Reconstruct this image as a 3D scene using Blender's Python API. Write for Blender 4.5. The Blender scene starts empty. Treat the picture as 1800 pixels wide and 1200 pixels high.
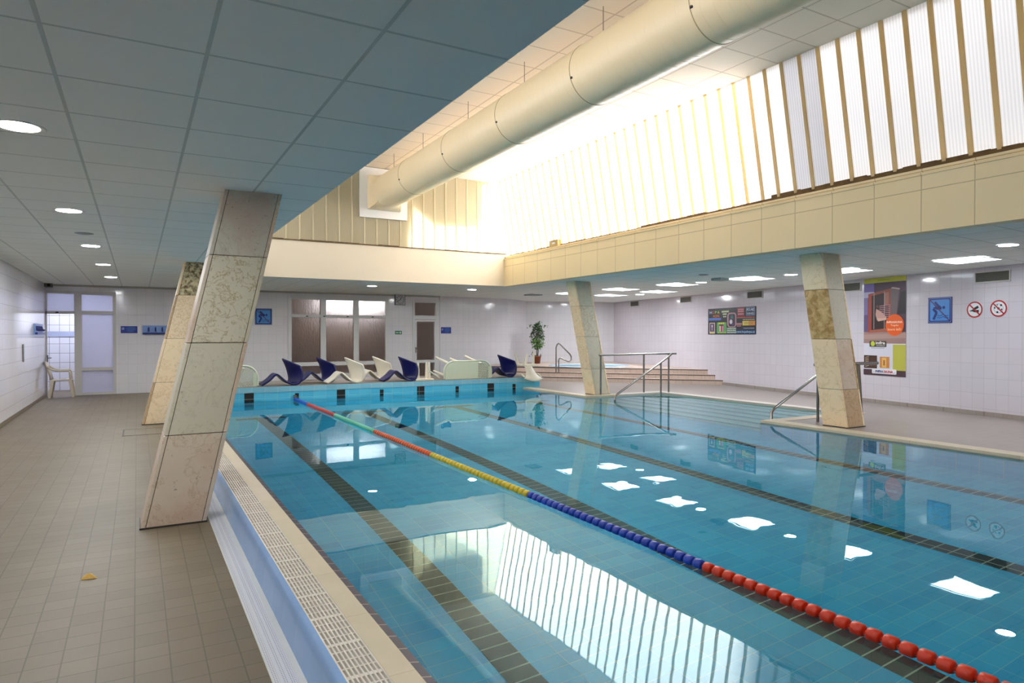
import bpy, math, random
from mathutils import Vector, Matrix
from mathutils.geometry import tessellate_polygon
random.seed(7)
S = bpy.context.scene
COL = S.collection
PI = math.pi

# ------------------------------------------------------------------ helpers
def lin(c):
    if isinstance(c, str):
        c = tuple(int(c[i:i + 2], 16) for i in (0, 2, 4))
    r = []
    for x in c[:3]:
        x /= 255.0
        r.append(x / 12.92 if x <= .04045 else ((x + .055) / 1.055) ** 2.4)
    return (*r, 1.0)

MATS = {}
def nodes(name):
    m = bpy.data.materials.new(name); m.use_nodes = True
    nt = m.node_tree; b = nt.nodes.get('Principled BSDF')
    MATS[name] = m
    return m, nt, b
def N(nt, t, **k):
    n = nt.nodes.new(t)
    for a, v in k.items():
        setattr(n, a, v)
    return n
def L(nt, a, b):
    nt.links.new(a, b)

def mat(name, c, rough=.5, metal=0, noise=0, nscale=8, emit=0, ecol=None, spec=None, coat=0):
    m, nt, b = nodes(name)
    col = lin(c)
    b.inputs['Base Color'].default_value = col
    b.inputs['Roughness'].default_value = rough
    b.inputs['Metallic'].default_value = metal
    if spec is not None: b.inputs['Specular IOR Level'].default_value = spec
    if coat: b.inputs['Coat Weight'].default_value = coat
    tc = N(nt, 'ShaderNodeTexCoord'); nz = N(nt, 'ShaderNodeTexNoise')
    nz.inputs['Scale'].default_value = nscale
    L(nt, tc.outputs['Object'], nz.inputs['Vector'])
    hs = N(nt, 'ShaderNodeMixRGB', blend_type='MULTIPLY')
    rp = N(nt, 'ShaderNodeValToRGB')
    lo = 1 - max(noise, .02)
    rp.color_ramp.elements[0].position = .3; rp.color_ramp.elements[1].position = .7
    rp.color_ramp.elements[0].color = (lo, lo, lo, 1); rp.color_ramp.elements[1].color = (1, 1, 1, 1)
    L(nt, nz.outputs['Fac'], rp.inputs['Fac'])
    hs.inputs['Fac'].default_value = 1; hs.inputs['Color1'].default_value = col
    L(nt, rp.outputs['Color'], hs.inputs['Color2'])
    L(nt, hs.outputs['Color'], b.inputs['Base Color'])
    if emit:
        b.inputs['Emission Color'].default_value = ecol or col
        b.inputs['Emission Strength'].default_value = emit
    return m

def tile(name, c1, c2, grout, w, h, axes=('X', 'Y'), off=(0, 0), mortar=.003, rough=.3, bump=.15, dirt=0, dscale=1.5, spec=.5, wavy=0):
    m, nt, b = nodes(name)
    tc = N(nt, 'ShaderNodeTexCoord'); sx = N(nt, 'ShaderNodeSeparateXYZ'); cx = N(nt, 'ShaderNodeCombineXYZ')
    L(nt, tc.outputs['Object'], sx.inputs[0])
    for i in (0, 1):
        a = N(nt, 'ShaderNodeMath', operation='ADD'); a.inputs[1].default_value = -off[i] + 100 * (w, h)[i]
        L(nt, sx.outputs[axes[i]], a.inputs[0]); L(nt, a.outputs[0], cx.inputs[i])
    br = N(nt, 'ShaderNodeTexBrick'); br.offset = 0; br.squash = 1
    br.inputs['Scale'].default_value = 1; br.inputs['Mortar Size'].default_value = mortar
    br.inputs['Mortar Smooth'].default_value = .2
    br.inputs['Brick Width'].default_value = w; br.inputs['Row Height'].default_value = h
    br.inputs['Color1'].default_value = lin(c1); br.inputs['Color2'].default_value = lin(c2); br.inputs['Mortar'].default_value = lin(grout)
    L(nt, cx.outputs[0], br.inputs['Vector'])
    out = br.outputs['Color']
    if dirt:
        nz = N(nt, 'ShaderNodeTexNoise'); nz.inputs['Scale'].default_value = dscale; nz.inputs['Detail'].default_value = 6
        L(nt, tc.outputs['Object'], nz.inputs['Vector'])
        rp = N(nt, 'ShaderNodeValToRGB'); rp.color_ramp.elements[0].position = .3; rp.color_ramp.elements[1].position = .7
        d = 1 - dirt
        rp.color_ramp.elements[0].color = (d, d, d * .98, 1); rp.color_ramp.elements[1].color = (1, 1, 1, 1)
        L(nt, nz.outputs['Fac'], rp.inputs['Fac'])
        mx = N(nt, 'ShaderNodeMixRGB', blend_type='MULTIPLY'); mx.inputs['Fac'].default_value = 1
        L(nt, out, mx.inputs['Color1']); L(nt, rp.outputs['Color'], mx.inputs['Color2']); out = mx.outputs['Color']
    L(nt, out, b.inputs['Base Color'])
    b.inputs['Roughness'].default_value = rough
    b.inputs['Specular IOR Level'].default_value = spec
    bp = N(nt, 'ShaderNodeBump'); bp.inputs['Strength'].default_value = bump; bp.inputs['Distance'].default_value = .004; bp.invert = True
    L(nt, br.outputs['Fac'], bp.inputs['Height'])
    nrm = bp.outputs[0]
    if wavy:
        wn = N(nt, 'ShaderNodeTexNoise'); wn.inputs['Scale'].default_value = 5
        L(nt, tc.outputs['Object'], wn.inputs['Vector'])
        b2 = N(nt, 'ShaderNodeBump'); b2.inputs['Strength'].default_value = wavy; b2.inputs['Distance'].default_value = .01
        L(nt, wn.outputs['Fac'], b2.inputs['Height']); L(nt, nrm, b2.inputs['Normal']); nrm = b2.outputs[0]
    L(nt, nrm, b.inputs['Normal'])
    return m

def stone(name, base, vein, amt=.5, scale=6, spots=.3, pink=None):
    """limestone slab: soft clouds, veins and small pits"""
    m, nt, b = nodes(name)
    tc = N(nt, 'ShaderNodeTexCoord')
    n1 = N(nt, 'ShaderNodeTexNoise'); n1.inputs['Scale'].default_value = scale; n1.inputs['Detail'].default_value = 10; n1.inputs['Roughness'].default_value = .65; n1.inputs['Distortion'].default_value = .5
    L(nt, tc.outputs['Object'], n1.inputs['Vector'])
    r1 = N(nt, 'ShaderNodeValToRGB')
    e = r1.color_ramp.elements
    fac = n1.outputs['Fac']
    if amt < .9:      # thin veins along the contour of the noise
        sb = N(nt, 'ShaderNodeMath', operation='SUBTRACT'); sb.inputs[1].default_value = .5; L(nt, fac, sb.inputs[0])
        ab = N(nt, 'ShaderNodeMath', operation='ABSOLUTE'); L(nt, sb.outputs[0], ab.inputs[0]); fac = ab.outputs[0]
        e[0].position = 0; e[1].position = .05 * amt + .01
    else:
        e[0].position = .40; e[1].position = .60
    e[0].color = lin(vein); e[1].color = lin(base)
    L(nt, fac, r1.inputs['Fac'])
    out = r1.outputs['Color']
    if pink:
        n3 = N(nt, 'ShaderNodeTexNoise'); n3.inputs['Scale'].default_value = 2.2; n3.inputs['Detail'].default_value = 5
        L(nt, tc.outputs['Object'], n3.inputs['Vector'])
        r3 = N(nt, 'ShaderNodeValToRGB'); r3.color_ramp.elements[0].position = .45; r3.color_ramp.elements[1].position = .65
        L(nt, n3.outputs['Fac'], r3.inputs['Fac'])
        mx = N(nt, 'ShaderNodeMixRGB'); mx.inputs['Color2'].default_value = lin(pink)
        ml = N(nt, 'ShaderNodeMath', operation='MULTIPLY'); ml.inputs[1].default_value = .75
        L(nt, r3.outputs['Color'], ml.inputs[0]); L(nt, ml.outputs[0], mx.inputs['Fac']); L(nt, out, mx.inputs['Color1']); out = mx.outputs['Color']
    n2 = N(nt, 'ShaderNodeTexNoise'); n2.inputs['Scale'].default_value = 38; n2.inputs['Detail'].default_value = 3
    L(nt, tc.outputs['Object'], n2.inputs['Vector'])
    r2 = N(nt, 'ShaderNodeValToRGB'); r2.color_ramp.elements[0].position = .27; r2.color_ramp.elements[1].position = .36
    d = 1 - spots
    r2.color_ramp.elements[0].color = (d, d * .97, d * .9, 1); r2.color_ramp.elements[1].color = (1, 1, 1, 1)
    L(nt, n2.outputs['Fac'], r2.inputs['Fac'])
    m2 = N(nt, 'ShaderNodeMixRGB', blend_type='MULTIPLY'); m2.inputs['Fac'].default_value = 1
    L(nt, out, m2.inputs['Color1']); L(nt, r2.outputs['Color'], m2.inputs['Color2'])
    L(nt, m2.outputs['Color'], b.inputs['Base Color'])
    b.inputs['Roughness'].default_value = .45
    bp = N(nt, 'ShaderNodeBump'); bp.inputs['Strength'].default_value = .15; bp.inputs['Distance'].default_value = .005
    L(nt, n1.outputs['Fac'], bp.inputs['Height']); L(nt, bp.outputs[0], b.inputs['Normal'])
    return m

class MB:
    """collects shapes in world coordinates; build() links them as ONE mesh object"""
    def __init__(s):
        s.v = []; s.f = []; s.mi = []; s.sm = []
    def add(s, vs, fs, mi=0, sm=False):
        o = len(s.v); s.v += [tuple(p) for p in vs]
        for f in fs:
            s.f.append([o + i for i in f]); s.mi.append(mi); s.sm.append(sm)
    def box(s, x0, x1, y0, y1, z0, z1, mi=0):
        v = [(x, y, z) for z in (z0, z1) for y in (y0, y1) for x in (x0, x1)]
        s.add(v, [(0, 2, 3, 1), (4, 5, 7, 6), (0, 1, 5, 4), (1, 3, 7, 5), (3, 2, 6, 7), (2, 0, 4, 6)], mi)
    def hexa(s, b, t, mi=0):
        s.add(list(b) + list(t), [(3, 2, 1, 0), (4, 5, 6, 7), (0, 1, 5, 4), (1, 2, 6, 5), (2, 3, 7, 6), (3, 0, 4, 7)], mi)
    def prism(s, poly, d, mi=0):
        n = len(poly); d = Vector(d)
        v = [Vector(p) for p in poly]; v = v + [p + d for p in v]
        s.add(v, [tuple(range(n))[::-1], tuple(range(n, 2 * n))] + [(i, (i + 1) % n, n + (i + 1) % n, n + i) for i in range(n)], mi)
    def tube(s, path, r, seg=10, mi=0, closed=False):
        P = [Vector(p) for p in path]; n = len(P); rings = []; up = None
        rr = r if isinstance(r, (list, tuple)) else [r] * n
        for i in range(n):
            a = P[i - 1] if (i or closed) else P[0]; c = P[(i + 1) % n] if (i < n - 1 or closed) else P[-1]
            t = (c - a).normalized()
            if up is None:
                up = Vector((0, 0, 1)) if abs(t.z) < .9 else Vector((1, 0, 0))
            u = (up - t * up.dot(t)).normalized(); up = u; w = t.cross(u)
            rings.append([P[i] + (u * math.cos(2 * PI * k / seg) + w * math.sin(2 * PI * k / seg)) * rr[i] for k in range(seg)])
        v = [p for g in rings for p in g]; f = []
        for i in range(n if closed else n - 1):
            j = (i + 1) % n
            for k in range(seg):
                f.append((i * seg + k, i * seg + (k + 1) % seg, j * seg + (k + 1) % seg, j * seg + k))
        s.add(v, f, mi, True)
        if not closed:
            s.add(rings[0], [tuple(range(seg))[::-1]], mi); s.add(rings[-1], [tuple(range(seg))], mi)
    def lathe(s, prof, c, seg=32, mi=0, axis='Z', sm=True):
        v = []; n = len(prof)
        for r, h in prof:
            for k in range(seg):
                a = 2 * PI * k / seg; p = (r * math.cos(a), r * math.sin(a), h)
                if axis == 'Y': p = (p[0], p[2], p[1])
                v.append((c[0] + p[0], c[1] + p[1], c[2] + p[2]))
        f = [(i * seg + k, i * seg + (k + 1) % seg, (i + 1) * seg + (k + 1) % seg, (i + 1) * seg + k) for i in range(n - 1) for k in range(seg)]
        s.add(v, f, mi, sm)
    def grid(s, rows, mi=0, sm=True):
        n = len(rows[0]); v = [p for r in rows for p in r]
        s.add(v, [(i * n + k, i * n + k + 1, (i + 1) * n + k + 1, (i + 1) * n + k) for i in range(len(rows) - 1) for k in range(n - 1)], mi, sm)
    def build(s, name, mats, parent=None, origin=None):
        me = bpy.data.meshes.new(name)
        o = Vector(origin) if origin else (parent_loc(parent) if parent else Vector((0, 0, 0)))
        me.from_pydata([Vector(p) - o for p in s.v], [], s.f)
        for m in (mats if isinstance(mats, (list, tuple)) else [mats]):
            me.materials.append(m)
        me.polygons.foreach_set('material_index', s.mi); me.polygons.foreach_set('use_smooth', s.sm)
        me.update()
        ob = bpy.data.objects.new(name, me); COL.objects.link(ob)
        if parent: ob.parent = parent
        elif origin: ob.location = o
        return ob

def parent_loc(p):
    v = Vector((0, 0, 0))
    while p:
        v += p.location; p = p.parent
    return v
def tag(o, label, cat, group=None, kind=None):
    o['label'] = label
    if cat: o['category'] = cat
    if group: o['group'] = group
    if kind: o['kind'] = kind
    return o
def thing(name, loc, label, cat, group=None):
    o = bpy.data.objects.new(name, None); COL.objects.link(o); o.location = loc
    o.empty_display_size = .1
    return tag(o, label, cat, group)
def struct(o, label=None):
    o['kind'] = 'structure'
    if label: o['label'] = label
    return o
def copy_tree(o, loc, label=None, parent=None):
    c = o.copy(); COL.objects.link(c)
    if parent: c.parent = parent
    else: c.location = loc
    if label: c['label'] = label
    for ch in list(o.children):
        copy_tree(ch, None, None, c)
    return c
def bevel(o, w=.005, seg=2):
    m = o.modifiers.new('bevel', 'BEVEL'); m.width = w; m.segments = seg; m.limit_method = 'ANGLE'
    return o

# ---- flat artwork on a panel: frame (origin, right, up, outward)
class Art:
    def __init__(s, o, u, n, mb=None):
        s.o = Vector(o); s.u = Vector(u).normalized(); s.n = Vector(n).normalized(); s.w = Vector((0, 0, 1)); s.mb = mb or MB(); s.mats = []
    def idx(s, m):
        if m not in s.mats: s.mats.append(m)
        return s.mats.index(m)
    def P(s, x, y, d): return s.o + s.u * x + s.w * y + s.n * d
    def poly(s, pts, m, d): s.mb.add([s.P(x, y, d) for x, y in pts], [tuple(range(len(pts)))], s.idx(m))
    def rect(s, x0, x1, y0, y1, m, d): s.poly([(x0, y0), (x1, y0), (x1, y1), (x0, y1)], m, d)
    def rrect(s, x0, x1, y0, y1, r, m, d):
        pts = []
        for cx, cy, a in ((x1 - r, y0 + r, -90), (x1 - r, y1 - r, 0), (x0 + r, y1 - r, 90), (x0 + r, y0 + r, 180)):
            for k in range(6):
                t = math.radians(a + 90 * k / 5); pts.append((cx + r * math.cos(t), cy + r * math.sin(t)))
        s.poly(pts, m, d)
    def disc(s, x, y, r, m, d, seg=32, ry=None): s.poly([(x + r * math.cos(2 * PI * k / seg), y + (ry or r) * math.sin(2 * PI * k / seg)) for k in range(seg)], m, d)
    def ring(s, x, y, r0, r1, m, d, seg=40):
        for k in range(seg):
            a, b = 2 * PI * k / seg, 2 * PI * (k + 1) / seg
            s.poly([(x + r0 * math.cos(a), y + r0 * math.sin(a)), (x + r1 * math.cos(a), y + r1 * math.sin(a)), (x + r1 * math.cos(b), y + r1 * math.sin(b)), (x + r0 * math.cos(b), y + r0 * math.sin(b))], m, d)
    def bar(s, x0, y0, x1, y1, w, m, d):
        t = Vector((x1 - x0, y1 - y0)).normalized() * (w / 2); s.poly([(x0 + t.y, y0 - t.x), (x1 + t.y, y1 - t.x), (x1 - t.y, y1 + t.x), (x0 - t.y, y0 + t.x)], m, d)
    def text(s, t, x0, x1, y0, y1, m, d, bold=.012):
        vs, fs = glyphs(t, bold)
        ax = min(v[0] for v in vs); bx = max(v[0] for v in vs); ay = min(v[1] for v in vs); by = max(v[1] for v in vs)
        s.mb.add([s.P(x0 + (v[0] - ax) / (bx - ax) * (x1 - x0), y0 + (v[1] - ay) / (by - ay) * (y1 - y0), d) for v in vs], fs, s.idx(m))
    def slab(s, x0, x1, y0, y1, t, m):
        b = [s.P(x0, y0, 0), s.P(x1, y0, 0), s.P(x1, y1, 0), s.P(x0, y1, 0)]
        s.mb.prism(b, s.n * t, s.idx(m))
    def build(s, name, parent=None, origin=None): return s.mb.build(name, s.mats, parent, origin)
_g = {}
def glyphs(t, bold):
    if (t, bold) in _g: return _g[(t, bold)]
    c = bpy.data.curves.new('lettering', 'FONT'); c.body = t; c.resolution_u = 2; c.offset = bold
    o = bpy.data.objects.new('lettering', c); COL.objects.link(o)
    dg = bpy.context.evaluated_depsgraph_get(); e = o.evaluated_get(dg); me = e.to_mesh()
    r = ([tuple(v.co) for v in me.vertices], [tuple(p.vertices) for p in me.polygons])
    e.to_mesh_clear(); bpy.data.objects.remove(o); bpy.data.curves.remove(c)
    _g[(t, bold)] = r
    return r

# ------------------------------------------------------------------ dimensions (metres)
ZW = .12        # water
ZR = .15        # right-hand deck
ZC = 2.72       # low ceiling
ZH = 5.25       # high ceiling
YB = 19.46      # back wall
YE = 14.45      # far end of the pool
YS = -4.0       # near end of the hall
XL = -1.92      # left wall
WU = Vector((-.2008, -.9796, 0)); WN = Vector((-.9796, .2008, 0))   # right wall: right / outward
def wx(y): return 11.03 + .205 * y
def wallp(y, z=0): return Vector((wx(y), y, z))
def zr(x, y): return 2.72 - max(0, x - 8) * (.030 - .0012 * (y - 3))

# ------------------------------------------------------------------ materials
white_tile = tile('white glazed wall tile', 'e6e4e9', 'e3e1e7', 'd3d0d5', .2, .25, ('X', 'Z'), (0, 0), .003, .1, .25, .03, .6, .5, .04)
white_tile_side = tile('white glazed wall tile side', 'e6e4e9', 'e3e1e7', 'c4c2c6', .2, .25, ('Y', 'Z'), (0, 0), .004, .09, .25, .03, .6, .5, .04)
room_tile = tile('white shower room tile', 'e6e6ee', 'e2e2ea', '8e8e98', .225, .25, ('X', 'Z'), (0, 0), .006, .15)
deck_tile = tile('beige deck tile', '7c6f5b', '756854', '605543', .145, .145, ('X', 'Y'), (-.019, 0), .0035, .48, .3, .16, 1.3)
deck_tile_r = tile('grey deck tile', 'a0958f', '9b908a', '897e79', .145, .145, ('X', 'Y'), (0, 0), .003, .3, .2, .12, 1.0)
step_tile = tile('pinkish step tile', 'd2bdae', 'ccb6a8', 'b09c90', .3, .15, ('X', 'Y'), (0, 0), .003, .4)
plinth_top = tile('dark plinth tile', '7d7468', '766d61', '5c554d', .145, .145, ('X', 'Y'), (0, 0), .003, .4)
low_ceil = tile('mineral ceiling tile', 'eff2ee', 'edf0ec', 'c6cecb', .6, .6, ('X', 'Y'), (.272, .18), .010, .8, .3, .03, .7, .2)
high_ceil = tile('upper ceiling tile', 'e6dccb', 'e2d8c7', 'c2b6a4', .6, .6, ('X', 'Y'), (.1, .2), .012, .8, .3, .02, .7, .2)
pool_tile = tile('blue pool floor tile', '40cffa', '2cbcf0', '84dcf0', .25, .125, ('X', 'Y'), (.985, 0), .0026, .25, .1, .05, .6)
pool_tile_x = tile('blue pool wall tile', '66cdea', '58c4e6', '9ad6da', .25, .125, ('X', 'Z'), (.05, .045), .003, .2, .1)
pool_tile_y = tile('blue pool side tile', '40c8f6', '32b8ee', '8fd0d6', .25, .125, ('Y', 'Z'), (0, .045), .003, .2, .1)
pool_rim = tile('pale blue rim tile', '93cbdb', '89c3d6', 'b5dde4', .25, .12, ('X', 'Z'), (.05, .3), .003, .2, .1)
step_pool = tile('pale pool step tile', 'a5d8d6', '9bd1d0', 'bfe0dc', .25, .16, ('Y', 'X'), (0, 0), .003, .25, .1)
lane_tile = tile('black lane tile', '262622', '2b2926', 'c4c2a6', .4, .125, ('X', 'Y'), (.1, 0), .006, .3, .1)
mark_tile = tile('black marker tile', '201f1d', '262422', '8c9294', .4, .125, ('X', 'Z'), (.1, .045), .005, .3, .1)
edge_tile = tile('dark blue edge tile', '1e1e40', '22203c', '9c8c80', .4, .13, ('X', 'Y'), (0, 0), .004, .5, .2)
kerb_tile = tile('blue kerb tile', '90b6e6', '88b0e2', 'a0bada', .4, .29, ('Z', 'Y'), (0, 0), .002, .18, .1, .06, 3)
coping_m = tile('cream coping', 'dccfb6', 'd8cbb2', 'c0b296', .4, .6, ('X', 'Y'), (0, 0), .002, .4, .1, .08, 4)
coping_w = tile('pale coping', 'd6cfc6', 'd2cbc2', 'b8b0a6', .4, .6, ('X', 'Y'), (0, 0), .002, .4, .1, .05, 4)
fascia_m = tile('cream fascia board', 'ead8b0', 'e7d5ad', 'c2b08a', .57, 2.0, ('Y', 'Z'), (3.83, 1.19), .006, .55, .3, .03, 1, .3)
fascia_b = mat('plain cream fascia', 'e3d5bb', .55, noise=.03, nscale=1.5)
cream_wall = mat('cream plaster', 'dccba8', .7, noise=.03, nscale=1)
white_plastic = mat('white enamel frame', 'dcdcdc', .3)
white_paint = mat('white painted metal', 'e4e2dc', .35)
steel = mat('stainless steel', '9c9894', .25, 1.0)
dark_metal = mat('dark metal', '4a4642', .5, .6)
grout_m = mat('stone grout', '5a4c3e', .8)
black_m = mat('black plastic', '161616', .4)
duct_m = mat('cream painted duct', 'f2dcb2', .36, noise=.03, nscale=.6)
duct_seam = mat('duct seam', 'b8a078', .45)
led_w = mat('downlight diffuser', 'ffffff', .5, emit=150, ecol=(.96, .98, 1, 1))
led_p = mat('light panel diffuser', 'ffffff', .5, emit=4.2, ecol=(.84, .92, 1, 1))
lamp_room = mat('room lamp diffuser', 'ffffff', .5, emit=30, ecol=(.82, .86, 1, 1))

def sheet_mat(name, c, fac, axis, period=.035, amp=.16):
    """translucent corrugated plastic sheet, lit by the sky behind it"""
    m, nt, b = nodes(name); nt.nodes.remove(b)
    out = nt.nodes.get('Material Output')
    tc = N(nt, 'ShaderNodeTexCoord'); sp = N(nt, 'ShaderNodeSeparateXYZ'); L(nt, tc.outputs['Object'], sp.inputs[0])
    mu = N(nt, 'ShaderNodeMath', operation='MULTIPLY'); mu.inputs[1].default_value = 2 * PI / period; L(nt, sp.outputs[axis], mu.inputs[0])
    sn = N(nt, 'ShaderNodeMath', operation='SINE'); L(nt, mu.outputs[0], sn.inputs[0])
    mr = N(nt, 'ShaderNodeMapRange'); mr.inputs['From Min'].default_value = -1; mr.inputs['From Max'].default_value = 1
    mr.inputs['To Min'].default_value = 1 - amp; mr.inputs['To Max'].default_value = 1; L(nt, sn.outputs[0], mr.inputs['Value'])
    nz = N(nt, 'ShaderNodeTexNoise'); nz.inputs['Scale'].default_value = .9; L(nt, tc.outputs['Object'], nz.inputs['Vector'])
    n2 = N(nt, 'ShaderNodeMapRange'); n2.inputs['To Min'].default_value = .86; n2.inputs['To Max'].default_value = 1.06; L(nt, nz.outputs['Fac'], n2.inputs['Value'])
    m3 = N(nt, 'ShaderNodeMath', operation='MULTIPLY'); L(nt, mr.outputs[0], m3.inputs[0]); L(nt, n2.outputs[0], m3.inputs[1])
    mx = N(nt, 'ShaderNodeMixRGB', blend_type='MULTIPLY'); mx.inputs['Fac'].default_value = 1; mx.inputs['Color1'].default_value = lin(c)
    L(nt, m3.outputs[0], mx.inputs['Color2'])
    d = N(nt, 'ShaderNodeBsdfDiffuse'); t = N(nt, 'ShaderNodeBsdfTranslucent'); ms = N(nt, 'ShaderNodeMixShader'); ms.inputs[0].default_value = fac
    L(nt, mx.outputs[0], d.inputs[0]); L(nt, mx.outputs[0], t.inputs[0]); L(nt, d.outputs[0], ms.inputs[1]); L(nt, t.outputs[0], ms.inputs[2]); L(nt, ms.outputs[0], out.inputs[0])
    return m
sheet_r = sheet_mat('translucent wall sheet', 'f4eff0', .6, 'Y')
sheet_blue = sheet_mat('bluish translucent sheet', 'eeeff4', .6, 'Y')
sheet_b = sheet_mat('yellowed translucent sheet', 'e6dcbc', .5, 'X', .035, .12)
strip_m = sheet_mat('yellowed joint strip', 'f0dcb0', .42, 'Y', .5, .0)
strip_b = sheet_mat('yellowed joint strip on end wall', 'ece2c4', .4, 'X', .5, .0)

def frosted(name, c, rough, bumpy):
    m, nt, b = nodes(name)
    b.inputs['Base Color'].default_value = lin(c); b.inputs['Roughness'].default_value = rough
    b.inputs['Transmission Weight'].default_value = 1; b.inputs['IOR'].default_value = 1.3
    tc = N(nt, 'ShaderNodeTexCoord'); mp = N(nt, 'ShaderNodeMapping'); mp.inputs['Scale'].default_value = (34, 1, 9)
    nz = N(nt, 'ShaderNodeTexNoise'); nz.inputs['Scale'].default_value = 1; nz.inputs['Detail'].default_value = 2
    L(nt, tc.outputs['Object'], mp.inputs[0]); L(nt, mp.outputs[0], nz.inputs['Vector'])
    bp = N(nt, 'ShaderNodeBump'); bp.inputs['Strength'].default_value = bumpy; bp.inputs['Distance'].default_value = .02
    L(nt, nz.outputs['Fac'], bp.inputs['Height']); L(nt, bp.outputs[0], b.inputs['Normal'])
    return m
glass_brown = frosted('textured brown glass', 'c4bab2', .6, 1.0)
def milk(name, c, fac):
    m, nt, b = nodes(name); nt.nodes.remove(b); out = nt.nodes.get('Material Output')
    tc = N(nt, 'ShaderNodeTexCoord'); nz = N(nt, 'ShaderNodeTexNoise'); nz.inputs['Scale'].default_value = 30; L(nt, tc.outputs['Object'], nz.inputs['Vector'])
    mr = N(nt, 'ShaderNodeMixRGB'); mr.inputs['Color1'].default_value = lin(c); mr.inputs['Color2'].default_value = tuple(x * .93 for x in lin(c)[:3]) + (1,)
    L(nt, nz.outputs['Fac'], mr.inputs['Fac'])
    d = N(nt, 'ShaderNodeBsdfTranslucent'); g = N(nt, 'ShaderNodeBsdfDiffuse'); ms = N(nt, 'ShaderNodeMixShader'); ms.inputs[0].default_value = fac
    L(nt, mr.outputs[0], d.inputs[0]); L(nt, mr.outputs[0], g.inputs[0]); L(nt, g.outputs[0], ms.inputs[1]); L(nt, d.outputs[0], ms.inputs[2]); L(nt, ms.outputs[0], out.inputs[0])
    return m
glass_milk = milk('frosted white glass', 'e4e4f0', .6)

def water(name, c, s):
    m, nt, b = nodes(name); nt.nodes.remove(b); out = nt.nodes.get('Material Output')
    g = N(nt, 'ShaderNodeBsdfGlass'); g.inputs['Color'].default_value = c; g.inputs['Roughness'].default_value = 0; g.inputs['IOR'].default_value = 1.36
    tc = N(nt, 'ShaderNodeTexCoord')
    n1 = N(nt, 'ShaderNodeTexNoise'); n1.inputs['Scale'].default_value = 2.2; n1.inputs['Detail'].default_value = 2
    n2 = N(nt, 'ShaderNodeTexNoise'); n2.inputs['Scale'].default_value = 14; n2.inputs['Detail'].default_value = 2
    n3 = N(nt, 'ShaderNodeTexNoise'); n3.inputs['Scale'].default_value = .55
    for n in (n1, n2, n3): L(nt, tc.outputs['Object'], n.inputs['Vector'])
    rp = N(nt, 'ShaderNodeMapRange'); rp.inputs['From Min'].default_value = .52; rp.inputs['From Max'].default_value = .72; L(nt, n3.outputs['Fac'], rp.inputs['Value'])
    mu = N(nt, 'ShaderNodeMath', operation='MULTIPLY'); L(nt, n2.outputs['Fac'], mu.inputs[0]); L(nt, rp.outputs[0], mu.inputs[1])
    m2 = N(nt, 'ShaderNodeMath', operation='MULTIPLY'); m2.inputs[1].default_value = .10; L(nt, mu.outputs[0], m2.inputs[0])
    ad = N(nt, 'ShaderNodeMath', operation='ADD'); L(nt, n1.outputs['Fac'], ad.inputs[0]); L(nt, m2.outputs[0], ad.inputs[1])
    bp = N(nt, 'ShaderNodeBump'); bp.inputs['Strength'].default_value = 1; bp.inputs['Distance'].default_value = s
    L(nt, ad.outputs[0], bp.inputs['Height']); L(nt, bp.outputs[0], g.inputs['Normal']); L(nt, g.outputs[0], out.inputs[0])
    return m
water_m = water('pool water', (.78, .97, 1, 1), .0008)

navy = mat('navy sign enamel', '1c2a78', .35); sky = mat('light blue sign enamel', '4a8ad0', .35); red = mat('sign red', 'b01f24', .35)
white = mat('printed white', 'e8e8ea', .4); dkblue = mat('notice blue', '1a2f8f', .35); palebl = mat('pale blue print', '9fb4e4', .4)
green = mat('exit green', '1c7a4a', .4)

# ------------------------------------------------------------------ setting: floors, walls, ceilings
b = MB(); b.box(XL, .50, YS, YB + .1, -.1, 0); b.box(.50, 9.0, YE + .3, YB + .1, -.1, 0)
struct(b.build('floor', deck_tile))
# right deck with the step recess left open
RX0, RX1, RY0, RY1 = 8.75, 10.85, 6.85, 11.95
b = MB()
def deck(x0, y0, y1): b.prism([(x0, y0, 0), (wx(y0), y0, 0), (wx(y1), y1, 0), (x0, y1, 0)], (0, 0, ZR))
deck(RX0, YS, RY0); deck(RX1, RY0, RY1); deck(RX0, RY1, 21.0)
struct(b.build('floor', deck_tile_r))
# left wall
b = MB(); b.box(XL - .15, XL, YS, YB + .15, 0, ZC + .1)
struct(b.build('wall_left', white_tile_side))
b = MB(); b.box(XL, XL + .006, YS, YB, 0, .07); struct(b.build('baseboard_left', deck_tile))
# back wall with openings
D1, D2 = (XL, -.46), (7.50, 8.32); W3 = (3.72, 6.68)
b = MB(); y0, y1 = YB, YB + .15; zt = ZC + .1
for x0, x1 in ((-.46, 3.72), (6.68, 7.50), (8.32, 10.87)): b.box(x0, x1, y0, y1, 0, zt)
b.box(XL, -.46, y0, y1, 2.56, zt); b.box(3.72, 6.68, y0, y1, 2.62, zt); b.box(3.72, 6.68, y0, y1, 0, .28); b.box(7.5, 8.32, y0, y1, 2.56, zt)
struct(b.build('wall_back', white_tile))
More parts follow.
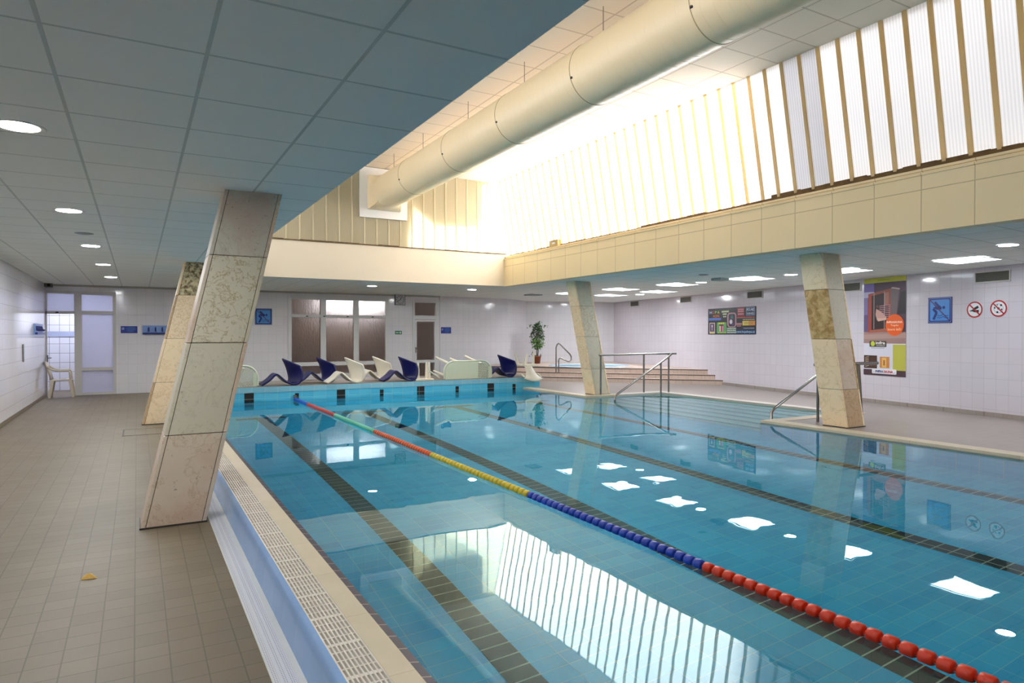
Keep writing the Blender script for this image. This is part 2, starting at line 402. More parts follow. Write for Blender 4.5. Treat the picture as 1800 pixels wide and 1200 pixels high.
# far corner walls beside the whirlpool
def wall_seg(name, p, q, zt, m):
    p, q = Vector(p), Vector(q); t = (q - p); w = t.length; t.normalize(); n = Vector((t.y, -t.x, 0))
    bb = MB(); bb.box(0, w, 0, .15, 0, zt); o = bb.build(name, m); o.location = (p.x, p.y, 0); o.rotation_euler.z = math.atan2(t.y, t.x)
    return struct(o)
wall_seg('wall_return', (10.87, YB, 0), (12.0, 20.2, 0), zt, white_tile)
wall_seg('wall_far', (12.0, 20.2, 0), (wx(18.9), 18.9, 0), zt, white_tile)
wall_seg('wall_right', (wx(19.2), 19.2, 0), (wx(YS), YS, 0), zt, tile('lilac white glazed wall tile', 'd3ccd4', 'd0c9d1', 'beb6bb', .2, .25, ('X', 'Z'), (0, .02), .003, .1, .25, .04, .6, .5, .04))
o = MB(); o.prism([tuple(wallp(19.0, ZR)), tuple(wallp(YS, ZR)), tuple(wallp(YS, ZR) + WN * .012), tuple(wallp(19.0, ZR) + WN * .012)], (0, 0, .075))
struct(o.build('baseboard_right', deck_tile_r))
# near end of the hall, behind the camera
b = MB(); b.box(XL, wx(YS) + .2, YS - .15, YS, 0, ZH + .1); struct(b.build('wall_front', cream_wall))
# low ceilings
b = MB(); b.box(XL, 1.445, YS, YB + .15, ZC, ZC + .06); b.box(1.445, 8.04, 14.615, YB + .15, ZC, ZC + .06)
struct(b.build('ceiling', low_ceil))
b = MB(); rows = []
for i in range(13):
    y = YS + (21.2 - YS) * i / 12; rows.append([(8.0 + (wx(y) + .1 - 8.0) * k / 6, y, zr(8.0 + (wx(y) + .1 - 8.0) * k / 6, y)) for k in range(7)])
b.grid(rows, 0, False); struct(b.build('ceiling', low_ceil))
# upper volume over the pool
b = MB(); b.box(1.66, 7.80, YS, 14.60, ZH, ZH + .06); struct(b.build('ceiling', high_ceil))
b = MB(); b.box(1.30, 1.445, YS, 14.60, ZC + .06, 3.44); struct(b.build('wall_upper', cream_wall))
b = MB(); b.box(1.445, 8.2, 14.52, 14.62, 2.705, 3.50); struct(b.build('trim_1', fascia_b), 'plain cream fascia over the far end of the pool')
b = MB(); b.box(8.0, 8.2, YS, 14.52, 2.70, 3.36); b.box(7.985, 8.2, YS, 14.52, 3.36, 3.385); b.box(8.03, 8.2, YS, 14.52, 3.385, 3.41); b.box(8.01, 8.2, YS, 14.52, 3.41, 3.44)
struct(b.build('trim_2', fascia_m), 'cream panelled fascia above the right deck')
# soil and rust line along the sheet foot
rust = mat('rusty sheet foot', '6f5632', .8, noise=.4, nscale=9)
b = MB(); y = YS
while y < 14.4:
    n = random.uniform(.25, .7); h = (.075 if y < 6.2 else .05 if y < 9 else .03) * random.uniform(.75, 1.2)
    b.box(8.075, 8.09, y, min(y + n, 14.45), 3.43, 3.445 + h); y += n
struct(b.build('trim_3', rust), 'rusty line at the foot of the translucent wall')
b = MB(); x = 1.5
while x < 8:
    n = random.uniform(.3, .8); b.box(x, min(x + n, 8.05), 14.50, 14.518, 3.495, 3.50 + random.uniform(.008, .03)); x += n
struct(b.build('trim_4', rust), 'rusty line along the top of the far fascia')

# ------------------------------------------------------------------ clerestory windows of translucent sheet
def px(z): return 8.10 - (z - 3.44) * .34 / 1.81
w1 = MB(); y = YS; k = 0; zb, zt2 = 3.44, 5.27
strips = [3.63 + .2815 * i for i in range(-27, 40)]
strips = [y for y in strips if YS < y < 14.5]
root1 = None
b = MB()
b.add([(px(zb), YS, zb), (px(zb), 14.56, zb), (px(zt2), 14.56, zt2), (px(zt2), YS, zt2)], [(0, 1, 2, 3)], 0)
win1 = struct(b.build('window_1', sheet_r), 'long translucent wall of corrugated sheets above the right fascia')
b = MB(); a0, a1 = 5.62, 6.18
b.add([(px(zb) - .004, a0, zb), (px(zb) - .004, a1, zb), (px(zt2) - .004, a1, zt2), (px(zt2) - .004, a0, zt2)], [(0, 1, 2, 3)])
tag(b.build('sheet', sheet_blue, win1), 'bluish greyer sheet', None)
for y in strips:
    b = MB(); w = .033
    b.hexa([(px(zb) - .002, y - w, zb), (px(zb) - .002, y + w, zb), (px(zb) - .016, y + w * .6, zb), (px(zb) - .016, y - w * .6, zb)],
           [(px(zt2) - .002, y - w, zt2), (px(zt2) - .002, y + w, zt2), (px(zt2) - .016, y + w * .6, zt2), (px(zt2) - .016, y - w * .6, zt2)])
    b.build('joint_strip', strip_m, win1)
b = MB(); b.box(8.0, 8.09, 12.1, 12.45, 3.44, 3.58); b.box(7.995, 8.0, 12.2, 12.32, 3.49, 3.53, 1)
tag(b.build('junction_box', [mat('tan box', 'b79a62', .6), white]), 'tan junction box on the ledge below the bright translucent wall', 'box')
YP = 14.53
# the same translucent wall on the left side of the hall, above the low ceiling
def pl(z): return 1.36 + (z - 3.44) * .34 / 1.81
b = MB(); b.add([(pl(zb), YS, zb), (pl(zb), 14.56, zb), (pl(zt2), 14.56, zt2), (pl(zt2), YS, zt2)], [(3, 2, 1, 0)])
struct(b.build('window_4', sheet_r), 'translucent wall above the left walkway, facing the duct')
b = MB(); b.add([(1.30, YP, 3.42), (8.12, YP, 3.42), (7.74, YP, ZH + .02), (1.66, YP, ZH + .02)], [(0, 1, 2, 3)])
win2 = struct(b.build('window_2', sheet_b), 'yellowed translucent end wall around the duct')
x = 1.62
while x < 8.0:
    b = MB(); b.hexa([(x - .018, YP - .002, 3.5), (x + .018, YP - .002, 3.5), (x + .01, YP - .014, 3.5), (x - .01, YP - .014, 3.5)],
                     [(x - .018, YP - .002, ZH), (x + .018, YP - .002, ZH), (x + .01, YP - .014, ZH), (x - .01, YP - .014, ZH)])
    if x < 7.75: b.build('joint_strip', strip_b, win2)
    x += .2815
# unseen blocker added behind the end wall; its outline darkens the sheet
b = MB(); b.prism([(1.2, 14.60, 3.3), (5.45, 14.60, 3.3), (5.62, 14.60, 4.42), (6.12, 14.60, 4.02), (7.12, 14.60, 4.04), (7.50, 14.60, 4.27), (7.53, 14.60, 5.5), (1.2, 14.60, 5.5)], (0, .5, 0))
struct(b.build('wall_silhouette_blocker', mat('silhouette blocker', 'b8a888', .8)))
# flat roofs of the low wings outside the clerestories
b = MB(); b.box(8.2, 14.8, YS - 3, 20.5, 2.95, 3.05); b.box(-2.6, 1.3, YS - 3, 20.5, 2.95, 3.05)
struct(b.build('roof', mat('grey roofing', '8a8a88', .8)))
# unseen blocker added outside to shade the near half of the clerestory
b = MB(); b.box(10.8, 11.0, YS - 3, 8.55, 3.05, 9.5); struct(b.build('wall_light_blocker', mat('grey light blocker', '7c7a76', .8)))

# ------------------------------------------------------------------ pool basin
def zf(y): return -1.22 if y < 4 else -1.22 + (y - 4) * .40 / (YE - 4)
PX0, PX1 = .970, 8.5
b = MB()
for y0, y1 in ((YS, 4), (4, YE)): b.add([(PX0, y0, zf(y0)), (8.8, y0, zf(y0)), (8.8, y1, zf(y1)), (PX0, y1, zf(y1))], [(0, 1, 2, 3)], 0)
b.add([(PX0, YE, -1.3), (9.0, YE, -1.3), (9.0, YE, .30), (PX0 - .4, YE, .30), (PX0 - .4, YE, -1.3)], [(0, 1, 2, 3, 4)], 1)
b.add([(PX0, YS, -1.3), (PX0, YE, -1.3), (PX0, YE, .1), (PX0, YS, .1)], [(0, 1, 2, 3)], 2)
for y0, y1 in ((YS, RY0 + .25), (RY1 - .25, YE)): b.add([(PX1, y0, -1.3), (PX1, y1, -1.3), (PX1, y1, .1), (PX1, y0, .1)], [(3, 2, 1, 0)], 2)
b.add([(PX0, YS, -1.3), (9.0, YS, -1.3), (9.0, YS, .2), (PX0, YS, .2)], [(3, 2, 1, 0)], 1)
b.box(PX1, RX1, RY0 + .23, RY0 + .25, -1.3, .1, 1); b.box(PX1, RX1, RY1 - .25, RY1 - .23, -1.3, .1, 1)
struct(b.build('pool_basin', [pool_tile, pool_tile_x, pool_tile_y]), 'blue tiled swimming pool basin')
b = MB()
for i in range(6):
    b.box(10.6 - .32 * (i + 1), 10.61, RY0 + .25, RY1 - .25, -1.3, ZW - .15 * (i + 1))
nb_ = MB()
for i in range(6):
    xe = 10.6 - .32 * (i + 1); zt_ = ZW - .15 * (i + 1); nb_.box(xe - .004, xe + .06, RY0 + .25, RY1 - .25, zt_ - .05, zt_ + .003)
struct(nb_.build('step_edge', tile('teal step edge tile', '3f9aa4', '3a929e', '7fb8b8', .25, .25, ('Y', 'X'), (0, 0), .003, .25)))
struct(b.build('pool_steps', step_pool), 'pale tiled underwater steps in the recess of the right pool edge')
# water
b = MB(); Y0, Y1 = RY0 + .25, RY1 - .25
b.add([(.971, YS, ZW), (PX1, YS, ZW), (PX1, Y0, ZW), (10.6, Y0, ZW), (10.6, Y1, ZW), (PX1, Y1, ZW), (PX1, YE, ZW), (.971, YE, ZW)], [tuple(range(8))])
tag(b.build('pool_water', water_m), 'clear turquoise water filling the swimming pool', 'water', None, 'stuff')
# copings
b = MB(); b.box(.825, .93, YS, YE, .1, .205); struct(b.build('pool_coping', coping_m), 'cream coping along the left pool edge')
b = MB(); b.prism([(.93, YS, .202), (.972, YS, .194), (.972, YS, .02), (.93, YS, .02)], (0, YE - YS, 0)); struct(b.build('pool_edge', edge_tile), 'dark blue tile row at the left waterline')
b = MB(); b.box(8.5, 8.75, YS, RY0 + .25, 0, ZR + .006); b.box(8.75, RX1, RY0, RY0 + .25, -.02, ZR + .006); b.box(8.5, 8.75, RY1, 14.6, 0, ZR + .006)
b.box(8.5, 9.3, RY1 - .25, RY1, -.02, ZR + .006)
struct(b.build('pool_coping', coping_m), 'cream coping along the right pool edge')
b = MB(); b.box(10.6, RX1, RY0 + .25, RY1, -.5, ZR + .006); b.box(9.3, 10.6, RY1 - .25, RY1, -.02, ZR + .006); struct(b.build('pool_coping', coping_w), 'pale coping behind the pool steps')
# lane lines and end-wall markers
LX = (1.93, 3.83, 5.73, 7.63)
for i, lx in enumerate(LX):
    b = MB(); w = .1; e = .005
    for y0, y1 in ((YS, 4), (4, 12.45)):
        b.hexa([(lx - w, y0, zf(y0)), (lx + w, y0, zf(y0)), (lx + w, y1, zf(y1)), (lx - w, y1, zf(y1))], [(lx - w, y0, zf(y0) + e), (lx + w, y0, zf(y0) + e), (lx + w, y1, zf(y1) + e), (lx - w, y1, zf(y1) + e)])
    y0, y1 = 12.45, 12.65
    b.hexa([(lx - .42, y0, zf(y0)), (lx + .42, y0, zf(y0)), (lx + .42, y1, zf(y1)), (lx - .42, y1, zf(y1))], [(lx - .42, y0, zf(y0) + e), (lx + .42, y0, zf(y0) + e), (lx + .42, y1, zf(y1) + e), (lx - .42, y1, zf(y1) + e)])
    struct(b.build('lane_line', lane_tile), 'black tiled lane line, %s from the left pool edge' % ('first', 'second', 'third', 'fourth')[i])
b = MB()
for lx in (1.99, 3.88, 5.74, 7.58): b.box(lx - .09, lx + .09, YE - .006, YE, -.08, .295)
for lx in (2.94, 4.80, 6.67, 8.24): b.box(lx - .042, lx + .042, YE - .006, YE, .1, .255)
struct(b.build('lane_marker', mark_tile), 'black tile lane markers on the far pool wall')
# raised end plinth
b = MB()
pts = [(.45, YE + .004), (8.78, YE + .004)] + [(8.78 + .17 * math.sin(a), YE + .17 - .17 * math.cos(a)) for a in (.4, .8, 1.2, 1.57)] + [(8.95, 16.3), (.45, 16.3)]
b.prism([(x, y, .0) for x, y in pts], (0, 0, .405))
o = b.build('pool_plinth', [pool_tile_x]); struct(o, 'raised tiled plinth at the far end of the pool')
b = MB(); b.prism([(x, y, .405) for x, y in pts], (0, 0, .006)); struct(b.build('plinth_top', plinth_top))
b = MB(); b.box(.45, 8.78, YE - .012, YE - .001, .30, .411)
vs = [(8.78, YE - .012)] + [(8.78 + .182 * math.sin(a), YE + .17 - .182 * math.cos(a)) for a in (.4, .8, 1.2, 1.57)] + [(8.962, 15.2), (8.95, 15.2)] + [(8.78 + .17 * math.sin(a), YE + .17 - .17 * math.cos(a)) for a in (1.57, 1.2, .8, .4)] + [(8.78, YE - .001)]
for i in range(5):
    q = [vs[i], vs[i + 1], vs[len(vs) - 2 - i], vs[len(vs) - 1 - i]]
    b.prism([(x, y, .30) for x, y in q], (0, 0, .111))
struct(b.build('pool_rim', pool_rim), 'pale blue rim tiles of the far plinth')

# ------------------------------------------------------------------ left overflow channel
def perforated(name):
    m, nt, bs = nodes(name)
    tc = N(nt, 'ShaderNodeTexCoord'); mp = N(nt, 'ShaderNodeMapping'); mp.inputs['Scale'].default_value = (110, 62, 1)
    L(nt, tc.outputs['Object'], mp.inputs[0])
    fr = N(nt, 'ShaderNodeVectorMath', operation='FRACTION'); L(nt, mp.outputs[0], fr.inputs[0])
    su = N(nt, 'ShaderNodeVectorMath', operation='SUBTRACT'); su.inputs[1].default_value = (.5, .5, 0); L(nt, fr.outputs[0], su.inputs[0])
    mz = N(nt, 'ShaderNodeVectorMath', operation='MULTIPLY'); mz.inputs[1].default_value = (1, 1, 0); L(nt, su.outputs[0], mz.inputs[0])
    ln = N(nt, 'ShaderNodeVectorMath', operation='LENGTH'); L(nt, mz.outputs[0], ln.inputs[0])
    lt = N(nt, 'ShaderNodeMath', operation='LESS_THAN'); lt.inputs[1].default_value = .22; L(nt, ln.outputs['Value'], lt.inputs[0])
    # plain bands between the groups of holes
    sp = N(nt, 'ShaderNodeSeparateXYZ'); L(nt, tc.outputs['Object'], sp.inputs[0])
    ml = N(nt, 'ShaderNodeMath', operation='MULTIPLY'); ml.inputs[1].default_value = 1 / .032; L(nt, sp.outputs['X'], ml.inputs[0])
    f2 = N(nt, 'ShaderNodeMath', operation='FRACT'); L(nt, ml.outputs[0], f2.inputs[0])
    g2 = N(nt, 'ShaderNodeMath', operation='GREATER_THAN'); g2.inputs[1].default_value = .35; L(nt, f2.outputs[0], g2.inputs[0])
    mm = N(nt, 'ShaderNodeMath', operation='MULTIPLY'); L(nt, lt.outputs[0], mm.inputs[0]); L(nt, g2.outputs[0], mm.inputs[1])
    mx = N(nt, 'ShaderNodeMixRGB'); mx.inputs['Color1'].default_value = lin('e2e0e4'); mx.inputs['Color2'].default_value = lin('7c7a82')
    L(nt, mm.outputs[0], mx.inputs['Fac']); L(nt, mx.outputs[0], bs.inputs['Base Color']); bs.inputs['Roughness'].default_value = .35
    return m
t = thing('drain_channel', (.56, 5, 0), 'white perforated drain cover along the foot of the blue kerb', 'drain cover')
b = MB(); b.box(.505, .598, YS, 14.0, -.02, .006); b.build('cover', perforated('perforated white plastic'), t)
b = MB(); b.box(.598, .628, YS, 14.0, -.02, .009); b.box(.498, .505, YS, 14.0, -.02, .008); b.build('edge_strip', white_paint, t)
b = MB(); prof = [(.628, 0), (.632, .05), (.638, .10), (.645, .145), (.652, .175), (.662, .194), (.675, .203), (.675, -.05), (.628, -.05)]
v = [(x, YS, z) for x, z in prof] + [(x, YE, z) for x, z in prof]; n = len(prof)
b.add(v, [(i, i + 1, n + i + 1, n + i) for i in range(6)], 0, True); b.add(v, [tuple(range(n))[::-1], tuple(range(n, 2 * n))], 0)
struct(b.build('pool_kerb', kerb_tile), 'rounded blue tiled kerb beside the overflow grate')
b = MB(); b.box(.66, .83, YS, YE, .02, .1); b.box(.675, .68, YS, YE, .1, .19); b.box(.82, .825, YS, YE, .1, .19)
struct(b.build('overflow_trough', mat('trough concrete', '3c362f', .8)))
t = thing('overflow_grate', (.75, 5, .18), 'cream slotted overflow grate along the left side of the pool', 'grate')
gm = mat('cream plastic grate', 'e8e1d6', .4)
b = MB(); nb = 9
for i in range(nb):
    x = .679 + (.822 - .679) * i / (nb - 1); w = .0036
    b.box(x - w, x + w, YS, YE, .178, .203)
b.build('long_bars', gm, t)
b = MB(); y = YS; k = 0
while y < YE:
    w = .005 if k % 4 else .012
    b.box(.679, .822, y - w, y + w, .176, .2015); y += .082 if False else .0735; k += 1
b.build('cross_bars', gm, t)

# ------------------------------------------------------------------ leaning stone columns
st = {
 'plain': stone('grey beige stone', 'd2cab4', 'c6bda6', .12, 3, .3),
 'pinkish': stone('pinkish stone', 'd8c8b4', 'c6ae92', .12, 2.5, .4, 'ccac92'),
 'rosy': stone('rosy grey stone', 'cfc8b8', 'c2b8a6', .12, 3, .4, 'ccaea0'),
 'veined': stone('yellow veined stone', 'd8d0ba', 'ab9462', .24, 10, .4),
 'cream': stone('cream stone', 'fde6c0', 'e6cc9c', .15, 4, .2),
 'creamy': stone('speckled cream stone', 'f8e0bc', 'd4b078', .26, 12, .3),
 'brown': stone('brown mottled stone', 'dcc088', 'ab8648', 1.1, 9, .3),
 'dark': stone('dark mottled stone', 'e0d2a8', '66502e', 1.0, 15, .4),
 'tan': stone('tan stained stone', 'cdb08a', 'b08e68', .2, 5, .25),
}
def column(base, top, z0, z1, front, side, label, joints=(.70, 1.43, 2.16)):
    """base/top: (x0, x1, y0, y1)"""
    zs = [z0] + [j for j in joints] + [z1]
    t = thing('stone_column', ((base[0] + base[1]) / 2, (base[2] + base[3]) / 2, z0), label, 'column')
    def at(z):
        f = (z - z0) / (z1 - z0); return [base[i] + (top[i] - base[i]) * f for i in range(4)]
    b = MB(); g = .012
    def rect(z, d):
        x0, x1, y0, y1 = at(z); return [(x0 + d, y0 + d, z), (x1 - d, y0 + d, z), (x1 - d, y1 - d, z), (x0 + d, y1 - d, z)]
    b.hexa(rect(z0, g), rect(z1, g)); b.build('core', grout_m, t)
    e = .0025; th = .03
    for i in range(4):
        za, zb_ = zs[i] + (e if i else 0), zs[i + 1] - (e if i < 3 else 0)
        A, B = at(za), at(zb_)
        def plate(fx0, fx1, fy0, fy1, m):
            bb = MB()
            bb.hexa([(fx0(A), fy0(A), za), (fx1(A), fy0(A), za), (fx1(A), fy1(A), za), (fx0(A), fy1(A), za)], [(fx0(B), fy0(B), zb_), (fx1(B), fy0(B), zb_), (fx1(B), fy1(B), zb_), (fx0(B), fy1(B), zb_)])
            bevel(bb.build('stone_slab', m, t), .003, 1)
        plate(lambda q: q[0] + th + .004, lambda q: q[1] - th - .004, lambda q: q[2] + .002, lambda q: q[2] + th, st[front[i]])
        plate(lambda q: q[0], lambda q: q[0] + th, lambda q: q[2], lambda q: q[3], st[side[i]])
        plate(lambda q: q[1] - th, lambda q: q[1], lambda q: q[2], lambda q: q[3], st[side[3 - i]])
    b = MB(); x0, x1, y0, y1 = base
    for q in ((x0 - .008, x1 + .008, y0 - .008, y0), (x0 - .008, x0, y0, y1), (x1, x1 + .008, y0, y1)): b.box(q[0], q[1], q[2], q[3], z0, z0 + .012)
    b.build('base_trim', dark_metal, t)
    return t
column((.015, .474, 5.81, 6.16), (.650, 1.112, 6.04, 6.39), 0, ZC, ('pinkish', 'plain', 'veined', 'rosy'), ('pinkish', 'plain', 'pinkish', 'rosy'), 'big leaning stone column on the left deck, nearest the camera')
column((.066, .50, 12.52, 12.87), (.700, 1.15, 12.38, 12.73), 0, ZC, ('cream', 'cream', 'creamy', 'dark'), ('tan', 'cream', 'tan', 'cream'), 'leaning stone column half hidden behind the big left one, dark mottled slab at its top')
column((8.87, 9.30, 11.93, 12.27), (8.60, 9.04, 12.33, 12.68), ZR, zr(8.7, 12.4), ('plain', 'plain', 'veined', 'plain'), ('cream', 'creamy', 'creamy', 'cream'), 'leaning stone column at the corner of the pool steps, below the long fascia', (.72, 1.45, 2.14))
column((8.86, 9.27, 5.88, 6.27), (8.74, 9.16, 6.22, 6.60), ZR, zr(8.9, 6.4), ('tan', 'pinkish', 'plain', 'plain'), ('cream', 'cream', 'brown', 'cream'), 'leaning stone column with a brown mottled slab, beside the wall banner')

# ------------------------------------------------------------------ ventilation duct
DX, DZ, DR = 4.87, 4.67, .37
t = thing('ventilation_duct', (DX, 7, DZ), 'long round cream ventilation duct hung below the upper ceiling', 'duct')
b = MB(); prof = []
b.lathe([(DR, YS), (DR, 14.05)], (DX, 0, DZ), 64, 0, 'Y'); b.build('tube', duct_m, t)
for y in (-.4, 2.2, 4.6, 6.56, 8.45, 10.39, 12.51):
    b = MB(); b.lathe([(DR, y - .006), (DR + .005, y - .003), (DR + .005, y + .003), (DR, y + .006)], (DX, 0, DZ), 64, 0, 'Y'); b.build('joint_ring', duct_seam, t)
    b = MB(); a = math.radians(200); b.lathe([(.0, 0), (.018, 0), (.018, .02), (0, .02)], (DX + math.cos(a) * (DR + .004), y - .02, DZ + math.sin(a) * DR), 8); b.build('bolt', dark_metal, t)
sb = MB(); y = YS + .2
while y < 14:
    sb.lathe([(DR, y - .003), (DR + .0022, y), (DR, y + .003)], (DX, 0, DZ), 64, 0, 'Y'); y += .148
sb.build('spiral_seam', duct_m, t)
for y in (.4, 2.3, 4.2, 6.11, 7.88, 9.66, 11.59, 13.2):
    b = MB(); b.tube([(4.66, y, DZ + .3), (4.66, y, ZH)], .006, 6); b.build('hanger_rod', steel, t)
# square-to-round spigot and wall plate
q = .375; rows = []
for s, (f, y) in enumerate(((0, 14.05), (.5, 14.22), (1, 14.40), (1, 14.52))):
    r = []
    for k in range(65):
        a = 2 * PI * k / 64; c, s_ = math.cos(a), math.sin(a); mx = max(abs(c), abs(s_))
        r.append((DX + (DR * c * (1 - f) + q * c / mx * f), y, DZ + (DR * s_ * (1 - f) + q * s_ / mx * f)))
    rows.append(r)
b = MB(); b.grid(rows, 0, False); b.build('square_adapter', duct_m, t)
b = MB(); o_, i_ = .555, .375
for x0, x1, z0, z1 in ((-o_, -i_, -o_, .56), (i_, o_, -o_, .56), (-i_, i_, -o_, -i_), (-i_, i_, i_, .56)):
    b.box(DX + x0, DX + x1, 14.475, 14.515, DZ + z0, DZ + z1)
b.build('wall_plate', white_paint, t)

# ------------------------------------------------------------------ lights
def downlight(x, y, z, label, group, proto=None):
    if proto: return copy_tree(proto, (x, y, z), label)
    t = thing('downlight', (x, y, z), label, 'ceiling light', group)
    b = MB(); b.lathe([(.105, -.002), (.13, -.006), (.138, -.002), (.138, .004)], (x, y, z), 40); b.build('trim_ring', white_paint, t)
    b = MB(); b.add([(x + .105 * math.cos(2 * PI * k / 40), y + .105 * math.sin(2 * PI * k / 40), z - .003) for k in range(40)], [tuple(range(40))[::-1]]); b.build('diffuser', led_w, t)
    return t
G1 = 'round ceiling lights'
p0 = None
names = ['nearest', 'second', 'third', 'fourth', 'fifth']
for i, (x, y) in enumerate([(-.60, 4.82), (-.58, 7.85), (-.55, 10.82), (-.51, 13.6), (-.48, 16.5)]):
    o = downlight(x, y, ZC, 'round ceiling light over the left walkway, %s along the row from the camera' % names[i], G1, p0); p0 = p0 or o
downlight(2.40, 16.3, ZC, 'added round fill light behind the top of the big left column', G1, p0)  # hidden fill light, added to brighten the back wall and plinth
downlight(5.17, 16.3, ZC, 'round ceiling light in front of the brown windows', G1, p0)
downlight(7.95, 16.25, ZC, 'round ceiling light in front of the blue notice right of the back door', G1, p0)
for x, y, l in [(9.91, 4.34, 'round ceiling light above the round red prohibition signs'), (10.97, 8.46, 'round ceiling light just left of the column with the brown slab'),
                (10.97, 10.79, 'round ceiling light between two square light panels over the steps'), (12.57, 14.73, 'small far round ceiling light near the end of the right deck'),
                (11.80, 16.38, 'added round fill light over the whirlpool steps, hidden behind the far right column'), (12.82, 17.80, 'added round fill light over the whirlpool, hidden behind the far right column')]:  # last two are hidden fill lights, added to brighten the far corner
    downlight(x, y, zr(x, y) - .002, l, G1, p0)
def panel(x, y, label, proto=None):
    z = zr(x, y) - .004
    if proto: return copy_tree(proto, (x, y, z), label)
    t = thing('ceiling_light_panel', (x, y, z), label, 'ceiling light', 'square light panels over the right deck')
    b = MB(); s = .36; f = .012
    for q in ((-s, s, -s, -s + f), (-s, s, s - f, s), (-s, -s + f, -s + f, s - f), (s - f, s, -s + f, s - f)): b.box(x + q[0], x + q[1], y + q[2], y + q[3], z - .008, z + .004)
    b.build('frame', white_paint, t)
    b = MB(); s -= f; b.add([(x - s, y - s, z - .004), (x - s, y + s, z - .004), (x + s, y + s, z - .004), (x + s, y - s, z - .004)], [(0, 1, 2, 3)]); b.build('diffuser', led_p, t)
    return t
pp = None
for x, y, l in [(11.08, 5.38, 'square light panel in the right ceiling, nearest the camera'), (11.08, 7.40, 'square light panel half hidden by the column with the brown slab'),
                (11.06, 9.47, 'square light panel beside the grey ceiling box'), (10.98, 11.55, 'square light panel third from last in the pool-side row'),
                (10.92, 13.55, 'square light panel over the rail of the pool steps'), (10.88, 15.7, 'square light panel cut off by the far right column'),
                (12.2, 13.55, 'square light panel of the wall-side pair, nearer one'), (12.2, 15.6, 'square light panel of the wall-side pair, farther one')]:
    o = panel(x, y, l, pp); pp = pp or o
for x, y, l in [(-.60, 1.8, 'added round fill light over the left walkway, out of view')]:  # unseen fill light in line with the row, added to lift the walkway
    downlight(x, y, ZC, l, G1, p0)
# small ceiling fittings
cap = mat('grey ceiling fitting', '8f9a9a', .5)
b = MB(); b.lathe([(0, -.012), (.06, -.012), (.10, -.003), (.10, .002)], (-.55, 9.52, ZC), 24); tag(b.build('ceiling_speaker', cap, None, (-.55, 9.52, ZC)), 'small grey disc in the left ceiling between the second and third lights', 'ceiling speaker')
b = MB(); z = zr(9.77, 9.55); b.lathe([(0, -.012), (.06, -.012), (.10, -.003), (.10, .003)], (9.77, 9.55, z), 24); tag(b.build('ceiling_speaker', cap, None, (9.77, 9.55, z)), 'small grey disc in the ceiling between the right columns', 'ceiling speaker')
z = zr(10.5, 9.85); b = MB(); b.box(10.42, 10.68, 9.72, 9.98, z - .05, z + .005); bevel(tag(b.build('ceiling_box', cap, None, (10.55, 9.85, z)), 'grey box on the ceiling beside a square light panel', 'box'), .01)
b = MB(); z = zr(10.3, 16.9); b.box(10.1, 10.5, 16.7, 17.1, z - .03, z + .005); tag(b.build('ceiling_vent', cap, None, (10.3, 16.9, z)), 'bluish square fitting on the ceiling in front of the potted plant', 'vent')

# ------------------------------------------------------------------ back wall: door, window, fittings
def fr(b, x0, x1, z0, z1, y=YB, d=.06): b.box(x0, x1, y - .02, y + d, z0, z1)
b = MB()
fr(b, -1.34, -1.19, 0, 2.56); fr(b, -.53, -.46, 0, 2.56); fr(b, XL, -1.34, 2.50, 2.56); fr(b, -1.19, -.53, 2.48, 2.56); fr(b, XL, -1.34, 2.0, 2.07); fr(b, -1.19, -.53, 2.0, 2.08); fr(b, -1.19, -.53, .60, .68); fr(b, -1.19, -.53, 0, .06); fr(b, XL, XL + .03, 0, 2.5)
door1 = struct(b.build('door_1', mat('grey white frame', 'c9c6c4', .35)), 'white framed glazed doorway at the end of the left walkway')
for x0, x1, z0, z1 in ((XL + .03, -1.34, 2.07, 2.50), (-1.19, -.53, 2.08, 2.48), (-1.19, -.53, .68, 2.0), (-1.19, -.53, .06, .60)):
    q = MB(); q.box(x0, x1, YB + .015, YB + .022, z0, z1); q.build('pane', glass_milk, door1)
q = MB(); q.box(-1.72, -1.66, YB - .035, YB - .02, 2.02, 2.05); q.build('latch', black_m, door1)
q = MB(); q.tube([(-1.885, YB - .03, .93), (-1.885, YB - .09, .93), (-1.80, YB - .09, .93)], .011, 8); q.box(-1.90, -1.87, YB - .035, YB - .02, .83, 1.0); q.build('door_handle', steel, door1)
b = MB(); wx0, wx1 = W3
for x0, x1 in ((3.72, 3.82), (4.63, 4.79), (5.60, 5.76), (6.58, 6.68)): fr(b, x0, x1, .28, 2.62)
for x0, x1 in ((3.82, 4.63), (4.79, 5.60), (5.76, 6.58)):
    fr(b, x0, x1, 2.50, 2.62); fr(b, x0, x1, 1.99, 2.07); fr(b, x0, x1, .59, .70); fr(b, x0, x1, .28, .36)
win3 = struct(b.build('window_3', white_plastic), 'white framed window of nine textured brown panes in the back wall')
for x0, x1 in ((3.82, 4.63), (4.79, 5.60), (5.76, 6.58)):
    for z0, z1 in ((2.07, 2.50), (.70, 1.99), (.36, .59)):
        q = MB(); q.box(x0, x1, YB + .015, YB + .022, z0, z1); q.build('pane', glass_brown, win3)
for x in (4.25, 4.74, 5.42, 6.18):
    q = MB(); q.box(x - .03, x + .03, YB - .03, YB - .02, 2.01, 2.035); q.build('latch', black_m, win3)
b = MB(); fr(b, 7.46, 7.53, 0, 2.56); fr(b, 8.25, 8.36, 0, 2.60); fr(b, 7.53, 8.25, 2.49, 2.56); fr(b, 7.53, 8.25, 1.97, 2.09)
door2 = struct(b.build('door_2', white_plastic), 'narrow white door with brown glass right of the clock')
q = MB(); q.box(7.53, 8.25, YB + .015, YB + .022, 2.09, 2.49); q.build('pane', glass_brown, door2)
q = MB()
